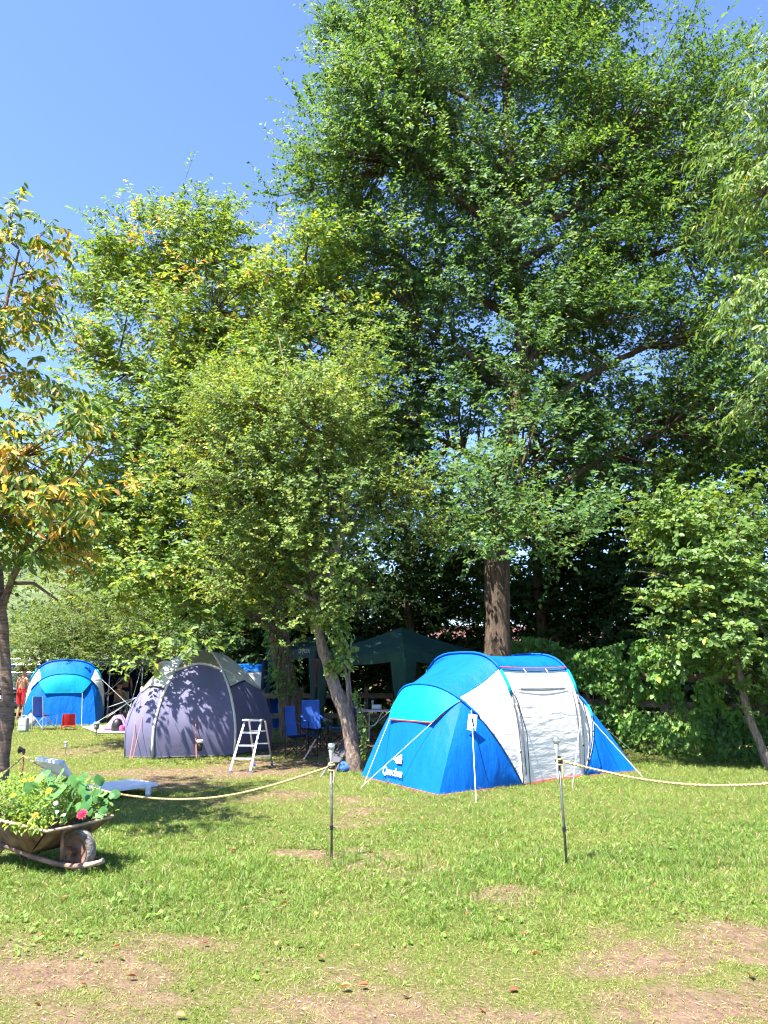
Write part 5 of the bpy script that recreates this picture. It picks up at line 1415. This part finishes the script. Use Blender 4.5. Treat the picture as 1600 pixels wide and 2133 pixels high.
# leafy weeds along its foot
wt = thing('weed_strip', 'low leafy weeds along the foot of the vine fence', 'weeds', lerp(FA_, FB_, .6) + fn * .6, kind='stuff')
nw_ = 1500
s = rv.random(nw_)
P = np.array(FA_) + ab * s[:, None] + np.array(fn) * rv.uniform(.15, 1.0, nw_)[:, None]; P[:, 2] = rv.random(nw_) ** 2 * .35
D = unit(rv.normal(size=(nw_, 3)) + np.array([0, 0, .6])); N = unit(rv.normal(size=(nw_, 3)) * .4 + np.array([-.3, -.3, 1])); N = unit(N - D * (N * D).sum(1, keepdims=True))
L = rv.uniform(.03, .10, nw_)
v, f, kk = leaf_geo(P, D, N, L, L * .55, True)
np_obj('weed_leaves', v, f, M['leaf_shrub'], wt, attrs={'rnd': np.repeat(rv.uniform(.1, .8, nw_), kk)}, kind='stuff')
# suckers and ivy at the forked tree, ivy on the old trunk
def ivy(label, pts, n, rad, L, seed, mat):
    r_ = np.random.default_rng(seed)
    t = thing('ivy', label, 'ivy', pts[0])
    P0 = np.array([list(p) for p in pts]); k = r_.random(n) * (len(pts) - 1); i = np.minimum(k.astype(int), len(pts) - 2); u = (k - i)[:, None]
    P = P0[i] * (1 - u) + P0[i + 1] * u
    o = unit(np.stack([r_.normal(-.2, .7, n), r_.normal(-.5, .6, n), r_.normal(0, .3, n)], 1))
    P = P + o * (rad * r_.uniform(.75, 1.5, n))[:, None]
    D = unit(o * .5 + r_.normal(size=(n, 3)) * .6 + np.array([0, 0, -.3])); N = unit(o + np.array([0, 0, .6]) + r_.normal(size=(n, 3)) * .3); N = unit(N - D * (N * D).sum(1, keepdims=True))
    Ls = L * r_.uniform(.6, 1.3, n)
    v, f, kk = leaf_geo(P, D, N, Ls, Ls * .8, True)
    np_obj('ivy_leaves', v, f, mat, t, attrs={'rnd': np.repeat(np.clip(r_.normal(.45, .2, n), 0, 1), kk)}, kind='stuff')
    MB().tube([Vector(p) + V(-.01, -rad * .9, 0) for p in pts], .008, 5).build('ivy_stem', M['twig'], t)
ivy('ivy climbing the shaggy leaning trunk of the old tree', [Vector(q[:3]) for q in T1[1:6]], 700, .30, .10, 5, M['leaf_vine'])
ivy('round leaved creeper on the upper forked trunk', [PW(700, 1400, 13.2), PW(720, 1370, 13.2), PW(712, 1320, 13.2), PW(690, 1290, 13.2)], 420, .16, .085, 6, M['leaf_plum'])
ivy('small creeper on the right side of the forked trunk foot', [G(770, 1602) + V(0, -.1, 0), PW(762, 1560, 13.1), PW(757, 1510, 13.1), PW(752, 1470, 13.2), PW(740, 1440, 13.2)], 150, .05, .07, 7, M['leaf_plum'])

# ------------------------------------------------------------------ far left corner of the camp
camp_chair('blue folding chair with pale frame before the far left blue tent', G(92, 1519), math.radians(150), M['chairnavy'], M['chairnavy'], M['alu'], .95, arms=False)
camp_chair('small red folding chair before the far left blue tent', G(142, 1519), math.radians(200), M['redcloth'], M['redcloth'], M['red'], .72, low=True)
camp_chair('grey folding chair at the left edge behind the cherry trunk', G(0, 1512), math.radians(120), M['greycloth'], M['greycloth'], M['dark'], 1.05)
p = G(48, 1524); t = thing('water_canister', 'pale grey plastic canister right of the cherry trunk', 'canister', p)
MB().box(p + V(0, 0, .19), (.24, .2, .36)).build('canister_body', M['cooler'], t, bevel=.03)
MB().box(p + V(0, -.102, .25), (.14, .006, .14)).build('label_field', M['paper'], t)
MB().tube([p + V(-.07, 0, .37), p + V(-.05, 0, .43), p + V(.05, 0, .43), p + V(.07, 0, .37)], .014, 6).build('handle', M['cooler'], t)
MB().lathe([(.03, .36), (.03, .41), (.02, .42)], p + V(.08, -.04, 0), 10).build('cap', M['paper'], t)
def lump(label, p, s, mat, seed, cat='bag'):
    r_ = random.Random(seed)
    t = thing('bag', label, cat, p)
    m = MB(); rows = []
    for j in range(6):
        v = j / 5; rr = math.sin(math.pi * (.18 + .77 * v))
        rows.append([p + V(s[0] * rr * math.cos(a) * r_.uniform(.85, 1.15), s[1] * rr * math.sin(a) * r_.uniform(.85, 1.15), s[2] * v) for a in [2 * math.pi * k / 10 for k in range(10)]])
    for r0 in rows: r0.append(r0[0])
    m.grid(rows); m.build('bag_body', mat, t, True)
    MB().tube([p + V(-s[0] * .5, -.02, s[2] * .95), p + V(0, -.04, s[2] * 1.2), p + V(s[0] * .5, -.02, s[2] * .95)], .015, 5).build('bag_strap', M['dark'], t)
lump('dark blue bag on the grass left of the cherry trunk', G(2, 1528), (.25, .2, .32), M['chairnavy'], 1)
lump('pink bag on the grass left of the cherry trunk', G(-2, 1534), (.16, .15, .18), M['pink'], 2)
lump('white cloth bundle beside the grey canister', G(62, 1518), (.14, .12, .45), M['cream'], 3, 'bundle')
# ground sheet and lilac blanket
q = [G(172, 1516), G(205, 1528), G(262, 1528), G(240, 1514)]
MB().grid([[q[0], lerp(q[0], q[3], .5), q[3]], [q[1], lerp(q[1], q[2], .5), q[2]]]).build('ground_sheet', M['cream'], None, thick=.03, label='pale ground sheet spread left of the purple tent', cat='sheet').location.z = .03
bl = G(238, 1524); t = thing('blanket', 'crumpled lilac blanket heaped beside the purple tent', 'blanket', bl)
r_ = random.Random(4)
MB().grid([[bl + V(-.38 + .11 * i, -.25 + .1 * j, .05 + .42 * math.exp(-((i - 4) / 2.6) ** 2 - ((j - 3) / 2.2) ** 2) + r_.uniform(-.04, .04)) for i in range(9)] for j in range(7)]).build('blanket_cloth', M['lilac'], t, True, thick=.02)
bp_ = bl + V(.18, -.32, 0); t = thing('backpack', 'black and pink backpack on the lilac blanket', 'backpack', bp_)
MB().lathe([(.10, .02), (.15, .05), (.16, .2), (.12, .32), (.05, .37)], bp_, 10).build('pack_body', M['dark'], t, True)
MB().lathe([(.05, .02), (.09, .04), (.09, .16), (.04, .2)], bp_ + V(.16, -.06, 0), 9).build('front_pocket', M['pink'], t, True)

# navy awning with poles, a chain of bulbs
aw = thing('awning', 'dark navy awning behind the far blue tent and the purple tent', 'awning', (-10, 30, 0))
x0, x1 = -11.6, -7.6
MB().grid([[V(lerp(x0, x1, u / 8), 31.5, z) + V(0, .05 * math.sin(u * 2.1), 0) for u in range(9)] for z in (0, .7, 1.4, 2.1)]).build('back_wall', M['navy'], aw, True)
MB().grid([[V(lerp(x0, x1, u / 8), 29.0 + 2.5 * v, 1.95 + .15 * v - .12 * math.sin(math.pi * u / 8)) for u in range(9)] for v in (0, .5, 1)]).build('roof_sheet', M['navy'], aw, True, thick=.01)
MB().grid([[V(x0, 29.0 + 2.5 * v, z) for v in (0, .5, 1)] for z in (0, 1, 2)]).build('side_wall', M['navy'], aw, True)
for x in (-10.1, -8.9):
    MB().tube([V(x, 28.9, 0), V(x, 28.9, 2.0)], .02, 6).build('pole', M['alu'], aw)
for a, b in ((V(-10.1, 28.9, 2.0), V(-11.0, 27.2, 0)), (V(-8.9, 28.9, 2.0), V(-10.4, 26.6, 0)), (V(-8.9, 28.9, 2.0), V(-8.6, 26.5, 0))):
    guy(aw, a, b, M['cord'], .012)
t = thing('bulb_chain', 'chain of small white bulbs under the navy awning', 'light chain', (-10.1, 28.85, 1.95))
MB().tube([V(-10.1 + 1.2 * k / 8, 28.85, 1.9 - .18 * math.sin(math.pi * k / 8)) for k in range(9)], .006, 4).build('wire', M['dark'], t)
for k in range(9):
    MB().lathe([(.008, -.05), (.025, -.03), (.03, 0), (.015, .02)], V(-10.1 + 1.2 * k / 8, 28.85, 1.88 - .18 * math.sin(math.pi * k / 8)), 8).build('bulb', M['paper'], t, True)

# people at the far left
def person(label, base, rz, pose, shorts, hair=True):
    t = thing('person', label, 'person', base, rz)
    J = dict(pelvis=(0, 0, .95), waist=(0, 0, 1.10), chest=(0, .01, 1.30), neck=(0, .0, 1.47), head0=(0, -.01, 1.56), head1=(0, -.02, 1.70),
             shL=(.18, 0, 1.41), elL=(.24, .02, 1.14), wrL=(.25, -.06, .90), haL=(.25, -.08, .82), shR=(-.18, 0, 1.41), elR=(-.24, .02, 1.14), wrR=(-.25, -.06, .90), haR=(-.25, -.08, .82),
             hiL=(.095, 0, .88), knL=(.10, -.03, .48), anL=(.10, .02, .09), toL=(.11, -.13, .03), hiR=(-.095, 0, .88), knR=(-.10, -.03, .48), anR=(-.10, .02, .09), toR=(-.11, -.13, .03))
    J.update(pose)
    Rd = dict(pelvis=(.155, .115), waist=(.135, .10), chest=(.165, .115), neck=(.055, .055), head0=(.07, .085), head1=(.078, .092), shL=(.06, .06), elL=(.042, .042), wrL=(.028, .028), haL=(.035, .018),
              hiL=(.085, .085), knL=(.055, .055), anL=(.038, .038), toL=(.035, .025))
    E = [('pelvis', 'waist'), ('waist', 'chest'), ('chest', 'neck'), ('neck', 'head0'), ('head0', 'head1')]
    for s in 'LR':
        E += [('chest', 'sh' + s), ('sh' + s, 'el' + s), ('el' + s, 'wr' + s), ('wr' + s, 'ha' + s), ('pelvis', 'hi' + s), ('hi' + s, 'kn' + s), ('kn' + s, 'an' + s), ('an' + s, 'to' + s)]
    for s in 'LR':                       # five fingers of unequal length, slightly curled
        h = Vector(J['ha' + s]); wv_ = (h - Vector(J['wr' + s])).normalized(); sd = wv_.cross(V(1, 0, 0))
        if sd.length < .1: sd = V(0, 1, 0)
        sd.normalize(); cu = wv_.cross(sd)
        for k, (o_, l_) in enumerate(((-.027, .062), (-.009, .075), (.009, .080), (.027, .068))):
            J[f'f{k}a{s}'] = tuple(h + sd * o_ + wv_ * .03); J[f'f{k}b{s}'] = tuple(h + sd * o_ * 1.15 + wv_ * (.03 + l_) + cu * .02)
            Rd[f'f{k}a{s}'] = (.010, .010); Rd[f'f{k}b{s}'] = (.007, .007)
            E += [('ha' + s, f'f{k}a{s}'), (f'f{k}a{s}', f'f{k}b{s}')]
        J['th' + s] = tuple(h - sd * .055 + wv_ * .02); Rd['th' + s] = (.010, .010); E += [('ha' + s, 'th' + s)]
    names = list(J)
    me = bpy.data.meshes.new('body')
    me.from_pydata([J[n] for n in names], [(names.index(a), names.index(b)) for a, b in E], [])
    me.materials.append(M['skin'])
    o = bpy.data.objects.new('body', me); C.objects.link(o); o.parent = t
    m = o.modifiers.new('skin', 'SKIN'); m.use_smooth_shade = True
    for n, sv in zip(names, me.skin_vertices[0].data):
        sv.radius = Rd.get(n) or Rd.get(n[:-1] + 'L') or (.03, .03)
        sv.use_root = n == 'pelvis'
    o.modifiers.new('smooth', 'SUBSURF').render_levels = 1
    hv = Vector(J['head1']); fv = (hv - Vector(J['head0'])).normalized()
    put_local(MB().lathe([(.095, -.07), (.105, -.01), (.10, .05), (.07, .09), (.02, .105)], hv + V(0, .025, .015), 12), 'hair', M['hair'], t, True)
    fc = hv + V(0, -.092, -.045)
    put_local(MB().lathe([(.016, 0), (.014, .012), (.004, .03)], fc, 6, Matrix.Rotation(math.radians(90), 3, 'X')), 'nose', M['skin'], o, True)
    for sx in (-.032, .032):
        put_local(MB().lathe([(.013, 0), (.010, .006), (.002, .009)], fc + V(sx, .012, .03), 8, Matrix.Rotation(math.radians(90), 3, 'X')), 'eye', M['hair'], o)
        put_local(MB().lathe([(.008, -.025), (.02, -.01), (.02, .01), (.008, .028)], hv + V(sx * 2.7, 0, -.04), 6), 'ear', M['skin'], o, True)
    put_local(MB().box(fc + V(0, .004, -.04), (.045, .01, .012)), 'mouth', M['redcloth'], o)
    hipc = Vector(J['pelvis'])
    for s in 'LR':
        a, b = Vector(J['hi' + s]), Vector(J['kn' + s])
        put_local(MB().tube([hipc * .5 + a * .5 + V(0, 0, .12), a, lerp(a, b, .55), lerp(a, b, .85)], [.125, .125, .105, .10], 12, False), 'shorts_leg', shorts, t, True)
    put_local(MB().lathe([(.165, -.10), (.175, 0), (.155, .10)], hipc, 14), 'shorts_waist', shorts, t, True)
    return t
person('shirtless person in red shorts standing half behind the cherry trunk', G(41, 1500), math.radians(160), dict(elR=(-.30, .05, 1.16), wrR=(-.16, -.12, 1.05), haR=(-.10, -.16, 1.03)), M['redcloth'])
sit = dict(pelvis=(0, .05, .47), waist=(0, .06, .62), chest=(0, .02, .84), neck=(0, -.03, 1.02), head0=(0, -.06, 1.10), head1=(0, -.09, 1.23),
           shL=(.18, .0, .95), elL=(.42, -.10, .80), wrL=(.62, -.2, .86), haL=(.69, -.23, .86), shR=(-.18, 0, .95), elR=(-.24, -.12, .70), wrR=(-.14, -.34, .66), haR=(-.11, -.41, .66),
           hiL=(.095, .0, .45), knL=(.13, -.42, .48), anL=(.13, -.44, .09), toL=(.13, -.58, .03), hiR=(-.095, 0, .45), knR=(-.13, -.42, .48), anR=(-.13, -.44, .09), toR=(-.13, -.58, .03))
sp = G(244, 1496)
person('shirtless person sitting with an arm stretched out beside the purple tent', sp, math.radians(170), sit, M['greycloth'])
camp_chair('pale folding chair under the sitting shirtless person', sp, math.radians(-10), M['cooler'], M['cooler'], M['alu'], .95, low=False, arms=False)
person('tanned person in dark shorts standing in the shade of the navy awning', V(-9.75, 29.6, 0), math.radians(195), dict(elL=(.30, -.02, 1.15), wrL=(.28, -.25, 1.08), haL=(.27, -.32, 1.08)), M['navy'])

# car, its roof load, hut
cp = V(-14.1, 31.6, 0); car = thing('parked_car', 'dark grey car with red tail lights parked behind the cherry trunk', 'car', cp)
sec = [(-2.1, .35, .85, .80), (-1.95, .28, .95, .88), (-.9, .25, .98, .90), (.9, .25, .98, .90), (1.95, .28, .98, .88), (2.15, .35, .92, .82)]
MB().grid([[cp + V(sx * wd, y, z) for sx, z in ((-1, lo), (-1.02, (lo + hi) / 2), (-.97, hi), (.97, hi), (1.02, (lo + hi) / 2), (1, lo), (-1, lo))] for y, lo, hi, wd in sec]).build('body', M['car'], car, True)
MB().grid([[cp + V(sx * wd, y, z) for sx, z in ((-1, .95), (-.86, zt), (.86, zt), (1, .95))] for y, zt, wd in ((-2.0, 1.0, .84), (-1.75, 1.46, .82), (-.6, 1.55, .82), (.6, 1.5, .82), (1.3, .98, .84))]).build('cabin', M['car'], car, True)
MB().add([cp + V(sx, y, z) for sx, y, z in ((-.66, -1.975, 1.05), (.66, -1.975, 1.05), (.58, -1.80, 1.42), (-.58, -1.80, 1.42))], [(0, 1, 2, 3)]).build('rear_window', M['glass'], car)
MB().box(cp + V(0, -2.02, .98), (1.5, .05, .06)).build('boot_lip', M['steel'], car, bevel=.01)
for sx in (-.66, .66):
    MB().box(cp + V(sx, -2.06, .88), (.34, .12, .16), Matrix.Rotation(.1 * (1 if sx > 0 else -1), 3, 'Y')).build('tail_light', M['carlight'], car, bevel=.03)
    for sy in (-1.35, 1.35):
        MB().lathe([(.2, -.1), (.31, -.1), (.33, 0), (.31, .1), (.2, .1)], cp + V(sx * 1.25, sy, .33), 18, Matrix.Rotation(math.radians(90), 3, 'Y')).build('wheel', M['tyre'], car, True)
MB().box(cp + V(0, -2.1, .45), (1.6, .1, .22)).build('bumper', M['dark'], car, bevel=.03)
MB().box(cp + V(0, -2.12, .70), (.5, .02, .11)).build('number_plate', M['paper'], car)
rk = thing('roof_load', 'white tubular frame strapped on the dark car roof', 'rack', cp + V(0, -.8, 1.56))
for x in (-.5, -.1, .25, .62):
    MB().tube([cp + V(x, -1.2, 1.56), cp + V(x - .05, -1.2, 2.0), cp + V(x + .12, -.9, 2.15)], .028, 6).build('upright', M['alu'], rk)
for z in (1.60, 1.9, 2.12):
    MB().tube([cp + V(-.55, -1.2, z), cp + V(.75, -1.2, z)], .028, 6).build('crossbar', M['alu'], rk)
lump('blue bundle on the car roof rack', cp + V(-.45, -1.1, 1.62), (.2, .2, .45), M['chairblue'], 9, 'bundle')
hp = V(-16.0, 36.5, 0); hut = thing('wooden_hut', 'brown wooden hut behind the dark parked car', 'hut', hp)
MB().box(hp + V(0, 0, .95), (1.5, 1.8, 1.9)).build('wall', M['roof'], hut)
for k in range(6):
    MB().box(hp + V(-.625 + .25 * k, -.915, .95), (.235, .03, 1.88)).build('plank', M['roof'], hut)
MB().add([hp + V(x, y, z) for x, z in ((-1.0, 1.85), (1.0, 2.15)) for y in (-1.2, 1.2)], [(0, 1, 3, 2)]).build('roof', M['wood'], hut, thick=.06)
MB().bar(hp + V(-1.0, -1.22, 1.85), hp + V(1.0, -1.22, 2.15), .03, .09).build('roof_edge', M['cream'], hut)
MB().box(hp + V(.2, -.945, .9), (.6, .03, 1.7)).build('door', M['wood'], hut)

# red house glimpsed behind the shade trees
rh = V(5.5, 38, 0); t = thing('red_house', 'dull red house glimpsed through the shade trees', 'house', rh)
MB().box(rh + V(0, 0, 1.5), (12, 7, 3.0)).build('wall', M['brick'], t)
MB().add([rh + V(x, y, z) for x in (-6.5, 6.5) for y, z in ((-4, 2.9), (0, 3.8), (4, 2.9))], [(0, 1, 4, 3), (1, 2, 5, 4), (0, 2, 1), (3, 4, 5)]).build('roof', M['brick'], t, thick=.1)
for x in (-4, -1.5, 1.5, 4):
    wn_ = MB().box(rh + V(x, -3.53, 1.6), (1.2, .08, 1.3)).build('window', M['cream'], t)
    MB().box(rh + V(x, -3.58, 1.6), (1.0, .03, 1.1)).build('pane', M['glass'], wn_)
MB().box(rh + V(0, -3.54, 1.05), (1.0, .08, 2.1)).build('door', M['wood'], t)

# wooded hill far left
xs_ = np.linspace(-220, 60, 40); ys_ = np.linspace(60, 260, 24)
hx, hy = np.meshgrid(xs_, ys_)
def hill_z(x, y):
    return 30 * np.clip((y - 60) / 110, 0, 1) ** .8 * (1 / (1 + np.exp((x + 25) / 14))) + 3 * vnoise(x, y, 25, 61) * np.clip((y - 60) / 30, 0, 1) - .5
hv_ = np.stack([hx.ravel(), hy.ravel(), hill_z(hx, hy).ravel()], 1)
ii, jj = np.meshgrid(np.arange(39), np.arange(23)); a0 = (jj * 40 + ii).ravel()
np_obj('hill', hv_, [np.stack([a0, a0 + 1, a0 + 41, a0 + 40], 1)], plain('hill_turf', (.09, .12, .04), .95, 0, .3, .2), kind='structure', label='wooded hill beyond the camp')
rf = np.random.default_rng(66); n = 22000
tx = rf.uniform(-170, 20, 420); ty = rf.uniform(48, 170, 420); tr_ = rf.uniform(2.5, 5, 420)
k = rf.integers(0, 420, n); u = unit(rf.normal(size=(n, 3))); u[:, 2] = np.abs(u[:, 2])
P = np.stack([tx[k], ty[k], np.maximum(hill_z(tx[k], ty[k]), 0) + .8], 1) + u * (tr_[k] * rf.uniform(.6, 1.05, n))[:, None] * np.array([1, 1, 1.3])
keep = (P[:, 0] < -14) & (P[:, 1] > 48)
P = P[keep]; n = len(P); u = u[keep]; k = k[keep]
D = unit(rf.normal(size=(n, 3))); N = unit(u + np.array([0, 0, .5]) + rf.normal(size=(n, 3)) * .3); N = unit(N - D * (N * D).sum(1, keepdims=True))
L = rf.uniform(.4, .9, n)
v, f, kk = leaf_geo(P, D, N, L, L * .7)
np_obj('woodland', v, f, M['leaf_far'], attrs={'rnd': np.repeat(np.clip((tr_[k] - 2.5) / 2.5 * .6 + rf.random(n) * .4, 0, 1), kk)}, kind='stuff', label='far woodland covering the hill', cat='woodland')

# fallen leaves
rf = np.random.default_rng(67)
fl = [(285, 2040), (165, 2057), (705, 2063), (765, 2058), (670, 2000), (750, 1976), (440, 1967), (70, 2097), (852, 2084), (1087, 1952), (1180, 1840), (1365, 1768), (1345, 1802), (1365, 1850), (1510, 1918), (480, 1776), (475, 1806), (530, 1850), (518, 1898), (440, 1830), (80, 1955), (130, 1878), (280, 1808),
      (1050, 1860), (1110, 1990), (1060, 2070), (880, 1560 + 150), (942, 1725), (1060, 1715), (870, 1620 + 60), (240, 1607), (330, 1600), (410, 1605), (600, 1885), (575, 1975), (1430, 2010), (1560, 2040), (250, 1975), (1240, 1985), (980, 1905), (1500, 1700), (1290, 1700), (1000, 2110), (360, 2120), (660, 1905)]
for i, (px, py) in enumerate(fl):
    p = G(px + float(rf.normal(0, 3)), py)
    o = bpy.data.objects.new('fallen_leaf', unit_leaf(M['fallen'], round(float(rf.uniform(0.1, .9)), 1)))
    put(o, None, 'dry brown fallen leaf lying on the lawn', 'leaf', 'fallen leaves scattered over the lawn')
    L = float(rf.uniform(.035, .065))
    q = Matrix.Rotation(float(rf.uniform(0, 6.28)), 4, 'Z') @ Matrix.Rotation(float(rf.normal(.05, .2)), 4, 'X') @ Matrix.Rotation(float(rf.normal(0, .2)), 4, 'Y')
    o.matrix_basis = Matrix.Translation(p + V(0, 0, .014)) @ q @ Matrix.Diagonal((L * .6, L, L * 1.2, 1))
